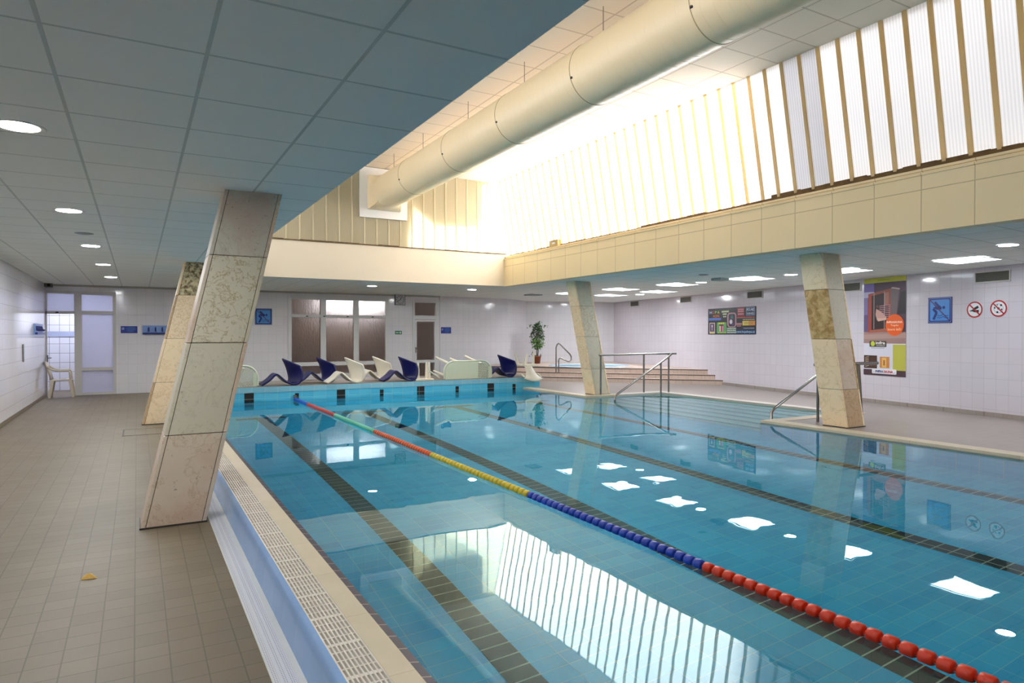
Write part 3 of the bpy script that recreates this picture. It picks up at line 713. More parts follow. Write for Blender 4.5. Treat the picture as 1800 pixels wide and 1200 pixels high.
for x0, x1, z0, z1 in ((7.53, 7.59, 0, 1.96), (8.19, 8.25, 0, 1.96), (7.59, 8.19, 1.90, 1.96), (7.59, 8.19, .61, .70), (7.59, 8.19, 0, .1)): fr(q, x0, x1, z0, z1, YB - .01)
leaf2 = q.build('door_leaf', white_plastic, door2)
for z0, z1 in ((.70, 1.90), (.1, .61)):
    q = MB(); q.box(7.59, 8.19, YB + .015, YB + .022, z0, z1); q.build('pane', glass_brown, leaf2)
q = MB(); q.tube([(7.555, YB - .03, 1.06), (7.555, YB - .075, 1.06), (7.66, YB - .075, 1.05)], .011, 8); q.box(7.54, 7.57, YB - .045, YB - .03, .93, 1.1); q.build('door_handle', steel, leaf2)
b = MB(); b.box(8.355, 8.375, YB - .012, YB, 0, ZC); struct(b.build('trim_5', mat('grey trim', '9d9a9c', .5)))
b = MB(); b.box(XL, 8.4, YB - .008, YB, ZC - .05, ZC); struct(b.build('trim_6', mat('ceiling edge trim', 'b4b0a8', .6)))

BU, BN = (1, 0, 0), (0, -1, 0); LU, LN = (0, 1, 0), (1, 0, 0)
def no_diving(o, u, n, s, label):
    a = Art(o, u, n); a.slab(0, s, 0, s, .008, navy); d = .0095
    a.rrect(.03 * s, .97 * s, .03 * s, .97 * s, .05 * s, palebl, d)
    a.rrect(.04 * s, .96 * s, .04 * s, .96 * s, .05 * s, navy, d + .001)
    a.rrect(.09 * s, .91 * s, .09 * s, .91 * s, .05 * s, sky, d + .002); d += .0035
    a.disc(.67 * s, .60 * s, .06 * s, navy, d)
    a.bar(.30 * s, .82 * s, .55 * s, .55 * s, .09 * s, navy, d); a.poly([(x * s, y * s) for x, y in ((.22, .60), (.40, .52), (.56, .52), (.60, .58), (.52, .68), (.42, .62), (.36, .66))], navy, d + .001)
    a.bar(.22 * s, .56 * s, .38 * s, .40 * s, .10 * s, navy, d); a.bar(.38 * s, .42 * s, .24 * s, .14 * s, .10 * s, navy, d + .001)
    for y0 in (.22, .30):
        for k in range(10):
            x = .40 + .045 * k; f = lambda q: y0 + .025 * math.sin(q * 22)
            a.bar(x * s, f(x) * s, (x + .05) * s, f(x + .05) * s, .022 * s, navy, d)
    a.bar(.09 * s, .91 * s, .91 * s, .09 * s, .035 * s, mat('slash %s' % label[:4], '5a2348', .4), d + .002)
    return tag(a.build('no_diving_sign', None, o), label, 'sign')
no_diving((2.84, YB, 1.77), BU, BN, .45, 'blue no-diving sign on the back wall beside the big column')
no_diving(tuple(wallp(6.68, 1.70)), WU, WN, .455, 'large blue no-diving sign on the right wall')
def notice(o, w, h, label):
    a = Art(o, BU, BN); a.slab(0, w, 0, h, .006, dkblue)
    a.rect(.07 * w, .2 * w, .5 * h, .78 * h, palebl, .008); a.rect(.1 * w, .17 * w, .57 * h, .71 * h, dkblue, .009)
    for k, (x0, x1) in enumerate(((.42, .85), (.3, .9), (.36, .88), (.33, .8), (.42, .75))): a.rect(x0 * w, x1 * w, (.8 - .15 * k) * h, (.84 - .15 * k) * h, sky, .008)
    return tag(a.build('notice_sign', None, o), label, 'sign')
notice((-.36, YB, 1.53), .37, .18, 'small blue notice on the back wall left of the hook rail')
notice((8.42, YB, 1.53), .35, .2, 'small blue notice on the back wall right of the narrow door')
def hook_rail(o, u, n, w, label, nh):
    o = Vector(o); u = Vector(u); n = Vector(n); Z = Vector((0, 0, 1))
    t = thing('hook_rail', o, label, 'coat rack')
    def blk(x0, x1, z0, z1, d0, d1, nm, m):
        q = MB(); p = [o + u * x + Z * z + n * d for x, z, d in ((x0, z0, d0), (x1, z0, d0), (x1, z1, d0), (x0, z1, d0))]; q.prism(p, n * (d1 - d0)); return q.build(nm, m, t)
    blk(0, w, 0, .22, .001, .03, 'backboard', mat('light blue board ' + label[:5], '7f9fd8', .4)); blk(0, w, -.01, .035, .03, .07, 'ledge', navy)
    for k in range(nh):
        x = .14 + k * .155; q = MB(); q.tube([o + u * x + Z * .17 + n * .03, o + u * x + Z * .13 + n * .04, o + u * x + Z * .08 + n * .05, o + u * x + Z * .075 + n * .075, o + u * x + Z * .1 + n * .09], .016, 8); q.build('hook', navy, t)
    return t
hook_rail((.12, YB, 1.51), BU, BN, .85, 'pale blue rail with dark hooks on the back wall behind the left columns', 5)
hook_rail((XL, 17.3, 1.51), LU, LN, 1.35, 'pale blue rail with dark hooks on the left wall', 7)
b = MB(); b.box(XL, XL + .02, 15.70, 15.80, .97, 1.31); tag(b.build('wall_bracket', steel, None, (XL, 15.75, .97)), 'thin grey upright strip on the left wall', 'bracket')
t = thing('security_camera', (XL + .08, 19.3, 2.70), 'small dark camera box in the corner above the glazed doorway', 'camera')
q = MB(); q.box(XL, XL + .16, 19.2, 19.4, 2.63, 2.722); bevel(q.build('housing', mat('grey housing', '6f736c', .5), t), .01); q = MB(); q.lathe([(0, 19.17), (.03, 19.17), (.035, 19.2)], (XL + .09, 0, 2.675), 16, 0, 'Y'); q.build('lens', black_m, t)
# clock
t = thing('wall_clock', (7.045, YB, 2.56), 'square grey wall clock above the exit sign', 'clock')
a = Art((6.88, YB, 2.40), BU, BN); a.slab(0, .33, 0, .33, .05, mat('clock case', '55555a', .4)); a.build('case', t)
a = Art((6.88, YB, 2.40), BU, BN); a.rect(.015, .315, .015, .315, mat('clock face', 'c4c4c8', .4), .0515)
for k in range(12):
    an = PI / 6 * k; a.bar(.165 + .10 * math.sin(an), .165 + .10 * math.cos(an), .165 + .14 * math.sin(an), .165 + .14 * math.cos(an), .016, black_m, .053)
a.build('face', t)
a = Art((6.88, YB, 2.40), BU, BN); an = math.radians(238); a.bar(.165, .165, .165 + .125 * math.sin(an), .165 + .125 * math.cos(an), .014, black_m, .056); an = math.radians(25); a.bar(.165, .165, .165 + .08 * math.sin(an), .165 + .08 * math.cos(an), .018, black_m, .057); a.build('hands', t)
a = Art((6.89, YB, 1.50), BU, BN); a.slab(0, .22, 0, .11, .006, green); a.bar(.07, .055, .145, .055, .016, white, .008); a.poly([(.075, .03), (.075, .08), (.045, .055)], white, .0085); a.rect(.155, .19, .025, .085, white, .008); a.rect(.03, .04, .03, .08, white, .008)
tag(a.build('exit_sign', None, (7.0, YB, 1.5)), 'small green exit sign with white arrow under the clock', 'sign')

# rooms behind the doors
b = MB()
b.add([(-3.2, 21.3, 0), (.3, 21.3, 0), (.3, 21.3, 2.8), (-3.2, 21.3, 2.8)], [(0, 1, 2, 3)], 0)
b.add([(-3.2, 21.28, 1.44), (.3, 21.28, 1.44), (.3, 21.28, 1.58), (-3.2, 21.28, 1.58)], [(0, 1, 2, 3)], 3)
b.add([(-3.2, YB + .15, 0), (-3.2, 21.3, 0), (-3.2, 21.3, 2.8), (-3.2, YB + .15, 2.8)], [(0, 1, 2, 3)], 1); b.add([(.3, YB + .15, 0), (.3, 21.3, 0), (.3, 21.3, 2.8), (.3, YB + .15, 2.8)], [(0, 1, 2, 3)], 1)
b.add([(-3.2, YB + .1, 0), (.3, YB + .1, 0), (.3, 21.3, 0), (-3.2, 21.3, 0)], [(0, 1, 2, 3)], 2); b.add([(-3.2, YB + .15, 2.79), (.3, YB + .15, 2.79), (.3, 21.3, 2.79), (-3.2, 21.3, 2.79)], [(0, 1, 2, 3)], 1)
b.add([(-3.2, YB + .15, 0), (XL - .15, YB + .15, 0), (XL - .15, YB + .15, 2.8), (-3.2, YB + .15, 2.8)], [(0, 1, 2, 3)], 1)
struct(b.build('wall_shower', [room_tile, mat('shower room white', 'e2e2ea', .6), deck_tile, mat('pale blue tile band', 'a9b2cc', .3)]))
t = thing('shower_room_lamp', (-1.2, 20.4, 2.75), 'ceiling lamp of the tiled room beyond the left doorway', 'ceiling light')
q = MB(); q.box(-1.75, -.65, 20.25, 20.55, 2.74, 2.785); q.build('housing', white_paint, t); q = MB(); q.add([(-1.72, 20.28, 2.738), (-1.72, 20.52, 2.738), (-.68, 20.52, 2.738), (-.68, 20.28, 2.738)], [(0, 1, 2, 3)]); q.build('diffuser', lamp_room, t)
brown_w = mat('brown room wall', '7c6c5e', .8, noise=.2, nscale=1.2)
b = MB(); X0, X1, Y0_, Y1_ = 3.2, 8.8, YB + .15, 23.0
for q in ([(X0, Y1_, 0), (X1, Y1_, 0), (X1, Y1_, 2.9), (X0, Y1_, 2.9)], [(X0, Y0_, 0), (X0, Y1_, 0), (X0, Y1_, 2.9), (X0, Y0_, 2.9)], [(X1, Y0_, 0), (X1, Y1_, 0), (X1, Y1_, 2.9), (X1, Y0_, 2.9)], [(X0, Y0_, 0), (X1, Y0_, 0), (X1, Y1_, 0), (X0, Y1_, 0)], [(X0, Y0_, 2.9), (X1, Y0_, 2.9), (X1, Y1_, 2.9), (X0, Y1_, 2.9)]):
    b.add(q, [(0, 1, 2, 3)])
struct(b.build('wall_sauna', brown_w))
t = thing('strip_lamp', (6.3, 21.2, 2.55), 'bright strip lamp glowing behind the upper brown panes', 'lamp')
q = MB(); q.box(5.15, 7.15, 21.14, 21.26, 2.66, 2.70); q.build('housing', white_paint, t); q = MB(); q.box(5.17, 7.13, 21.15, 21.25, 2.48, 2.66); q.build('tube_cover', lamp_room, t)
t = thing('wooden_bench', (5.4, 21.6, 0), 'brown wooden bench seen dimly through the brown panes', 'bench')
bw = mat('bench wood', '6a4226', .5, noise=.3, nscale=4)
for k in range(4):
    q = MB(); q.box(4.2, 6.9, 21.4 + .12 * k, 21.5 + .12 * k, .80, .84); q.build('seat_slat', bw, t)
for x in (4.4, 5.5, 6.7):
    q = MB(); q.box(x - .03, x + .03, 21.42, 21.84, 0, .80); q.build('leg', bw, t)

# ------------------------------------------------------------------ right wall: vents, posters, signs
vent_m = mat('vent dark', '4c4a44', .5); vent_f = mat('vent frame', 'c6c2ba', .4); slat_m = mat('vent slat', '6f6c62', .5, .3)
vlab = ['air vent above the round red prohibition signs', 'air vent beside the top of the tall banner', 'air vent above the dark poster', 'air vent high on the right wall left of the dark poster', 'farthest air vent, next to the far right column']
pv = None
for i, y in enumerate((5.82, 8.70, 11.60, 14.61, 17.64)):
    w, h = .55, .15; zc = (2.37, 2.395, 2.41, 2.44, 2.455)[i]
    o = wallp(y, zc)
    if pv:
        copy_tree(pv, o, vlab[i]); continue
    t = thing('air_vent', o, vlab[i], 'vent', 'air vents along the right wall')
    a = Art(o, WU, WN); a.slab(0, w, 0, h, .006, vent_m); a.build('backing', t)
    a = Art(o, WU, WN)
    for x0, x1, y0, y1 in ((-.02, w + .02, -.02, 0), (-.02, w + .02, h, h + .02), (-.02, 0, 0, h), (w, w + .02, 0, h)): a.slab(x0, x1, y0, y1, .02, vent_f)
    a.build('frame', t)
    a = Art(o, WU, WN)
    for k in range(7): a.slab(0, w, .012 + k * .0205, .02 + k * .0205, .016, slat_m)
    a.build('slats', t); pv = t
def ban(y, z, r, kind, label):
    o = wallp(y, z); a = Art(o, WU, WN); pts = [(r * math.cos(2 * PI * k / 40), r * math.sin(2 * PI * k / 40)) for k in range(40)]
    a.mb.prism([a.P(x, yy, 0) for x, yy in pts], a.n * .005, a.idx(white)); a.disc(0, 0, r * .8, white, .0065); a.ring(0, 0, r * .80, r * .97, red, .0065)
    if kind == 'bottle':
        for s_, an in ((1, 28), (-1, -4)):
            c, sn = math.cos(math.radians(an)), math.sin(math.radians(an)); f = lambda x, yy: (x * c - yy * sn, x * sn + yy * c + s_ * .13 * r - .04 * r)
            a.poly([f(x * r, yy * r) for x, yy in ((-.1, -.13), (.52, -.15), (.52, .15), (-.1, .13), (-.22, .05), (-.58, .04), (-.58, -.04), (-.22, -.05))], black_m, .008)
    else:
        a.ring(0, 0, .50 * r, .53 * r, black_m, .0075)
        for x, yy, q in ((0, 0, .15), (.30, .36, .13), (-.12, -.42, .13), (.36, -.12, .1), (-.42, .08, .1), (-.12, .40, .07)):
            a.disc(x * r, yy * r, q * r, black_m, .008, 6)
    a.bar(-.60 * r, .60 * r, .60 * r, -.60 * r, .15 * r, red, .0095)
    return tag(a.build('prohibition_sign', None, o), label, 'sign')
ban(5.84, 1.915, .142, 'bottle', 'round red-ringed sign with crossed-out bottles')
ban(5.45, 1.92, .142, 'ball', 'round red-ringed sign with a crossed-out ball')

# dark advertising poster
C = lambda h, r=.4: MATS.get('ink ' + h) or mat('ink ' + h, h, r)
o = wallp(13.25, 1.50); a = Art(o, WU, WN); PW, PH = 2.0, .70
a.slab(0, PW, 0, PH, .012, C('15151f')); f = lambda x: x / 1260 * PW; g = lambda y: (1040 - y) / 740 * PH
def R(x0, x1, y0, y1, c, d=.0135): a.rect(f(x0), f(x1), g(y1), g(y0), C(c), d)
def T(t, x0, x1, y0, y1, c, d=.016, bo=.012): a.text(t, f(x0), f(x1), g(y1), g(y0), C(c), d, bo)
# coordinates below: poster units (0..1260 across, 300..1040 down)
R(0, 1260, 900, 1030, '1a2740', .0130)
for ch, x, c in (('H', 50, 'b8c6e8'), ('O', 122, 'd04a4a'), ('P', 200, '7cc06a'), ('A', 270, 'e4d24a')): T(ch, x, x + 56, 370, 450, c)
T('HOPA', 150, 330, 480, 560, 'e07a2a')
R(20, 370, 575, 605, '5f7fd0'); R(20, 370, 612, 640, '4f6fc4')
for y0, x0, x1 in ((375, 385, 580), (450, 415, 535), (525, 430, 510)): 
    x = x0
    while x < x1 - 14:
        w = random.randint(14, 26); R(x, min(x + w, x1), y0, y0 + 52 - (y0 - 375) // 8, 'c9d6a8'); x += w + 7
a.rrect(f(540), f(780), g(840), g(440), .09, C('b58a94'), .0135); a.rrect(f(575), f(750), g(820), g(475), .06, C('3a2a3a'), .0145); a.poly([(f(x), g(y)) for x, y in ((665, 480), (705, 600), (625, 600))], C('2d7a74'), .0155); a.disc(f(640), g(690), .06, C('d9d2da'), .0155); a.disc(f(690), g(760), .045, C('4a3a6a'), .0155)
R(800, 985, 310, 590, '6b1f2a')
for y0 in (345, 400, 470): 
    for k in range(4): R(820 + 38 * k, 850 + 38 * k, y0, y0 + 40, 'd08a92', .015)
a.rrect(f(1030), f(1235), g(540), g(320), .02, C('8fa4d0'), .0135); a.rrect(f(1038), f(1227), g(532), g(328), .018, C('17264a'), .0145)
T('PO-NE', 1045, 1220, 345, 420, 'd4e2f4'); T('9-18 HOD.', 1045, 1220, 455, 515, 'd4e2f4')
x = 800
while x < 1235: w = random.randint(12, 24); R(x, min(x + w, 1235), 570, 602, 'c0605a', .015); x += w + 5
for k in range(8): R(945 + 37 * k, 972 + 37 * k, 630, 655, 'b4b69a', .015)
a.rect(f(935), f(1090), g(800), g(680), C('d4c054'), .0135); a.rect(f(1085), f(1245), g(800), g(680), C('d48a3c'), .0135)
for k in range(2): R(975, 1195, 715 + 35 * k, 730 + 35 * k, '8a7a3a', .015)
for y0, x0, x1 in ((735, 765, 920), (800, 790, 905)): R(x0, x1, y0, y0 + 45 - (y0 - 735) // 3, 'b87a84', .015)
x = 980
while x < 1225: w = random.randint(12, 22); R(x, min(x + w, 1225), 862, 888, '9aa2b4', .015); x += w + 6
T('f', 950, 968, 855, 890, '9aa2c4')
a.rrect(f(40), f(200), g(1020), g(705), .02, C('c8ae9a'), .0135); a.rrect(f(58), f(182), g(960), g(730), .015, C('40305a'), .0145); a.disc(f(118), g(800), .035, C('c8b4b4'), .0155); a.bar(f(118), g(830), f(118), g(930), .05, C('9a8a94'), .0155)
for k in range(3): R(62 + 40 * k, 92 + 40 * k, 972, 1004, 'd4c83c', .015)
a.rrect(f(250), f(520), g(1010), g(700), .03, C('5f9a5a'), .0135); a.rrect(f(320), f(440), g(960), g(760), .03, C('5a2a22'), .0145)
for x, c in ((345, 'd8cfd0'), (385, 'b0344a'), (420, 'c890b0')): a.disc(f(x), g(830), .03, C(c), .0155); a.bar(f(x), g(850), f(x), g(955), .05, C(c), .0158)
for k in range(3): R(300 + 60 * k, 345 + 60 * k, 705, 745, 'cfd44a', .016)
for k in range(5): R(285 + 48 * k, 322 + 48 * k, 972, 1005, 'a8c04a', .016)
for y0 in (855, 910, 965):
    x = 535
    while x < 770: w = random.randint(16, 34); R(x, min(x + w, 775), y0, y0 + 40, 'b4c8b4', .016); x += w + 5
T('www.hopahopa.cz', 770, 1240, 935, 1015, '8fc2f0', .016, .02)
tag(a.build('poster', None, o), 'wide dark advertising poster with colourful print on the right wall', 'poster')

# tall banner
o = wallp(8.07, .70); a = Art(o, WU, WN); BW, BH = .965, 1.90
a.slab(0, BW, 0, BH, .008, C('d6d2d8')); f = lambda x: (x - 108) / 424 * BW; g = lambda y: BH - (y - 100) / 1010 * BH
def R(x0, x1, y0, y1, c, d=.0095): a.rect(f(x0), f(x1), g(y1), g(y0), C(c), d)
def Q(pts, c, d): a.poly([(f(x), g(y)) for x, y in pts], C(c), d)
R(108, 532, 100, 150, 'b5b43a'); a.text('www.infrasauna.cz', f(255), f(372), g(128), g(116), C('55561e'), .011)
R(108, 532, 150, 778, '4a3444'); R(108, 215, 150, 240, '6a5a96', .0105); R(108, 215, 240, 300, 'a8a4c0', .0105); R(108, 150, 300, 480, '7a6a98', .0105); R(108, 165, 480, 660, '5a4a70', .0105)
R(108, 532, 660, 778, '9a7a74', .0105); Q([(108, 690), (532, 670), (532, 720), (108, 735)], 'a88a80', .011)
Q([(155, 262), (385, 215), (385, 655), (155, 670)], '8a4a3a', .0115); Q([(180, 285), (365, 250), (365, 620), (180, 640)], '2e1a1c', .012)
Q([(385, 215), (470, 225), (440, 520), (385, 655)], '6a5a5c', .0118); Q([(385, 215), (400, 205), (475, 222), (470, 235)], 'b09a94', .012); Q([(480, 260), (532, 250), (532, 480), (450, 480)], '221c24', .0112)
Q([(155, 262), (190, 256), (190, 640), (155, 670)], '9a3e2e', .0125); Q([(320, 260), (365, 250), (365, 390), (320, 390)], '9a6458', .0125); Q([(180, 640), (385, 620), (385, 655), (155, 670)], 'a05a48', .0126)
for k in range(8): Q([(270, 388 + 19 * k), (382, 380 + 19 * k), (382, 388 + 19 * k), (270, 396 + 19 * k)], 'a8787c', .013)
for x in (213, 320): Q([(x, 245), (x + 5, 245), (x + 5, 630), (x, 630)], 'b8a4a4', .0135)
a.disc(f(250), g(395), .03, C('6a3a34'), .014, 20); Q([(240, 420), (275, 440), (310, 470), (345, 510), (330, 530), (280, 545), (250, 540), (232, 480)], 'c09488', .014); Q([(250, 520), (340, 515), (345, 535), (260, 550)], 'd0a898', .0145)
a.disc(f(425), g(590), .205, C('e05a10'), .015, 40)
a.text('INFRASAUNA', f(348), f(500), g(571), g(550), C('f4dcc8'), .0165, .03); a.text('Teplo', f(385), f(465), g(608), g(582), C('f0c8a0'), .0165); a.text('které léčí', f(360), f(490), g(645), g(620), C('f0c8a0'), .0165)
R(108, 532, 778, 1050, 'd0ced8', .0095); R(408, 532, 788, 1050, 'b8b44a', .0105)
a.rrect(f(170), f(345), g(815), g(752), .02, C('4a4038'), .0115); a.disc(f(205), g(782), .05, C('bcc83a'), .0125); a.text('infra', f(234), f(332), g(787), g(757), C('e4e0d8'), .0125, .03); a.text('WORLD', f(240), f(332), g(808), g(793), C('b8b2a8'), .0125, .03)
R(190, 325, 824, 830, '9a98a4', .0115)
R(112, 250, 905, 1040, '3a241c', .0115)
for k in range(7): Q([(125, 925 + 16 * k), (165, 915 + 16 * k), (165, 920 + 16 * k), (125, 931 + 16 * k)], 'c4a888', .0125); Q([(180, 930 + 16 * k), (248, 922 + 16 * k), (248, 926 + 16 * k), (180, 935 + 16 * k)], '6a4030', .0125)
R(278, 375, 915, 1030, 'c8823e', .0115); R(300, 345, 925, 1025, 'e0b060', .0125); R(315, 330, 950, 1005, '9a5a2a', .0135)
R(108, 532, 1050, 1110, '4a343c', .0105); a.rrect(f(198), f(445), g(1092), g(1040), .02, C('dcdade'), .0125); a.text('INFRA', f(235), f(315), g(1080), g(1055), C('24307a'), .014, .04); a.text('SAUNA', f(318), f(412), g(1080), g(1055), C('b02430'), .014, .04)
R(208, 230, 1077, 1080, '777777', .014); R(416, 436, 1077, 1080, '777777', .014)
tag(a.build('banner', None, o), 'tall sauna advertising banner with an orange disc on the right wall', 'banner')

# ------------------------------------------------------------------ steps, whirlpool and plant in the far corner
L0 = Vector((10.0, 16.45, 0)); LD = Vector((3.2, -3.4, 0)).normalized(); LP = Vector((.7282, .6854, 0))
hs = [.15, .27, .39, .52]
def line(off, s): return L0 + LP * off + LD * s
b = MB()
def hit_wall(p):   # along LD to the right wall
    s = (11.03 + .205 * p.y - p.x) / (LD.x - .205 * LD.y); return p + LD * s
for i in range(3):
    off = .28 * i; p0 = line(off, -2.6); p1 = hit_wall(line(off, 0))
    q0 = line(off + .3, -2.6); q1 = hit_wall(line(off + .3, 0))
    b.prism([(p0.x, p0.y, hs[0] - .02), (p1.x, p1.y, hs[0] - .02), (q1.x, q1.y, hs[0] - .02), (q0.x, q0.y, hs[0] - .02)], (0, 0, hs[i + 1] - hs[0] + .02))
struct(b.build('steps', step_tile), 'three tiled steps up to the whirlpool corner')
b = MB()
nos = mat('dark nosing', '5a4c46', .4)
for i in range(3):
    off = .28 * i; p0 = line(off - .006, -2.6); p1 = hit_wall(line(off - .006, 0)); q0 = line(off + .03, -2.6); q1 = hit_wall(line(off + .03, 0))
    b.prism([(p.x, p.y, hs[i + 1] - .02) for p in (p0, p1, q1, q0)], (0, 0, .023))
struct(b.build('step_nosing', nos))
JC = Vector((12.35, 16.9)); JR = 1.15; zp = hs[3]
p0 = line(.86, -2.6); p1 = hit_wall(line(.86, 0))
outer = [Vector((p0.x, p0.y, zp)), Vector((p1.x, p1.y, zp)), Vector((wx(18.9), 18.9, zp)), Vector((12.0, 20.2, zp)), Vector((10.4, 19.3, zp)), Vector((8.6, 18.6, zp))]
hole = [Vector((JC.x + JR * math.cos(-2 * PI * k / 40), JC.y + JR * math.sin(-2 * PI * k / 40), zp)) for k in range(40)]
tri = tessellate_polygon([outer, hole]); pts = outer + hole
b = MB(); b.add(pts, [tuple(t_) for t_ in tri]); b.add([tuple(outer[0]), tuple(outer[1]), (p1.x, p1.y, .2), (p0.x, p0.y, .2)], [(0, 3, 2, 1)])
struct(b.build('floor_platform', step_tile))
t = thing('whirlpool', (JC.x, JC.y, .2), 'round whirlpool tub sunk in the stepped platform', 'whirlpool')
b = MB(); b.lathe([(JR + .12, zp + .002), (JR + .10, zp + .02), (JR, zp + .018), (JR - .05, zp - .06), (JR - .15, .3), (.6, .2), (0, .19)], (JC.x, JC.y, 0), 48); b.build('tub', mat('pale blue tub', 'c4d3e0', .25), t)
b = MB(); b.add([(JC.x + (JR - .02) * math.cos(2 * PI * k / 48), JC.y + (JR - .02) * math.sin(2 * PI * k / 48), zp - .015) for k in range(48)], [tuple(range(48))]); b.build('water', water_m, t)
t = thing('whirlpool_handrail', (10.72, 16.1, .45), 'bent steel handrail at the whirlpool steps', 'handrail')
b = MB(); A0 = Vector((10.62, 16.15, 0)); AD = Vector((.95, -.3, 0)).normalized()
pts = [(0, .40), (0, 1.12), (.03, 1.2), (.08, 1.24), (.14, 1.2), (.42, .92), (.46, .85), (.46, .76), (.42, .71), (.36, .71), (.16, .80), (.10, .80), (.08, .74), (.08, .40)]
b.tube([A0 + AD * x + Vector((0, 0, z)) for x, z in pts], .02, 10); b.build('rail', steel, t)
# potted plant
PX_, PY_ = 11.75, 19.05
t = thing('potted_plant', (PX_, PY_, zp), 'leafy potted tree in a terracotta pot in the far corner', 'plant')
b = MB(); b.lathe([(0, zp), (.15, zp), (.19, zp + .30), (.205, zp + .30), (.205, zp + .36), (.18, zp + .36), (.17, zp + .32), (0, zp + .32)], (PX_, PY_, 0), 24); b.build('pot', mat('terracotta', '8f4a2a', .7, noise=.2), t)
b = MB(); bark = mat('bark', '3a2a1e', .8)
b.tube([(PX_, PY_, zp + .3), (PX_ + .02, PY_, zp + .7), (PX_ - .02, PY_, zp + 1.2), (PX_ + .04, PY_, zp + 1.75)], [.028, .024, .02, .008], 8)
b.tube([(PX_ + .05, PY_, zp + .3), (PX_ + .09, PY_, zp + .6), (PX_ + .03, PY_, zp + .95), (PX_ + .1, PY_, zp + 1.5)], [.02, .017, .014, .006], 8)
for k in range(14):
    an = random.uniform(0, 2 * PI); z = random.uniform(1.0, 1.6); b.tube([(PX_ + .02, PY_, zp + z - .15), (PX_ + .25 * math.cos(an), PY_ + .25 * math.sin(an), zp + z + .12)], [.008, .004], 5)
b.build('trunk', bark, t)
b = MB()
def leaf(c, s, mi):
    d = Vector((random.uniform(-1, 1), random.uniform(-1, 1), random.uniform(-1.1, .3))).normalized(); sd = d.cross(Vector((random.uniform(-1, 1), random.uniform(-1, 1), 1))).normalized(); nn = sd.cross(d)
    b.add([c, c + d * s * .45 + sd * s * .26 + nn * s * .06, c + d * s, c + d * s * .45 - sd * s * .26 + nn * s * .06], [(0, 1, 2), (0, 2, 3)], mi)
for k in range(800):
    z = random.random(); r = .36 * math.sin(PI * (.16 + .8 * z)) ** .7; an = random.uniform(0, 2 * PI); rr = r * math.sqrt(random.random())
    c = Vector((PX_ + .03 + rr * math.cos(an), PY_ + rr * math.sin(an) * .8, zp + .72 + z * 1.22)); leaf(c, random.uniform(.08, .14), 0 if z > .42 or random.random() < .25 else 1)
for cx, cz, nn in ((.46, 1.80, 14), (-.36, 1.84, 20), (.16, 1.98, 18), (-.22, .62, 12), (-.18, .5, 8), (.2, .38, 14), (-.2, .38, 14)):
    for k in range(nn): leaf(Vector((PX_ + cx + random.gauss(0, .05), PY_ + random.gauss(0, .05), zp + cz + random.gauss(0, .04))), random.uniform(.07, .12), 0)
t.scale = (.72, .72, .70)
b.build('foliage', [mat('dark green leaf', '3a602a', .45, noise=.4, nscale=20), mat('fresh green leaf', '659a34', .45, noise=.3, nscale=20)], t)

# ------------------------------------------------------------------ pool handrails
def rails(name, loc, label, parts):
    t = thing(name, loc, label, 'handrail')
    for nm, path, r in parts:
        b = MB(); b.tube(path, r, 12); b.build(nm, steel, t)
    return t
rr = .021
rails('pool_handrail', (9.9, 11.75, ZR), 'steel handrail with posts along the far side of the pool steps', [
    ('top_rail', [(8.94, 11.85, 1.04), (10.2, 11.82, 1.05), (10.72, 11.62, 1.055), (10.86, 11.45, 1.06)], .024),
    ('post', [(8.98, 11.85, ZR - .05), (8.98, 11.85, 1.04)], rr), ('post', [(10.2, 11.82, ZR - .05), (10.2, 11.82, 1.05)], rr), ('post', [(10.72, 11.56, ZR - .05), (10.72, 11.56, 1.05)], rr)])
rails('sloping_handrail', (9.6, 11.2, -.3), 'sloping steel rail running down into the water beside the far column', [
    ('sloping_rail', [(10.78, 11.50, 1.055), (10.62, 11.38, 1.04), (10.5, 11.33, .99), (8.84, 11.08, .24), (8.76, 11.07, .17), (8.76, 11.07, -.45)], .023),
    ('post', [(10.23, 11.28, -.2), (10.23, 11.28, .86)], rr)])
rails('pool_handrail', (9.8, 6.45, ZR), 'steel handrail with posts behind the column with the brown slab', [
    ('top_rail', [(9.12, 6.60, 1.03), (10.58, 6.50, 1.03)], .026), ('post', [(9.13, 6.55, ZR - .05), (9.13, 6.55, 1.03)], rr), ('post', [(9.97, 6.37, ZR - .05), (9.97, 6.43, 1.03)], rr), ('post', [(10.06, 6.45, ZR - .05), (10.06, 6.52, 1.03)], rr)])
rails('sloping_handrail', (9.4, 7.2, -.3), 'sloping steel rail running down into the water, near side of the steps', [
    ('sloping_rail', [(10.5, 7.15, 1.03), (10.36, 7.16, 1.0), (8.98, 7.22, .31), (8.90, 7.22, .24), (8.90, 7.22, -.5)], .023)])

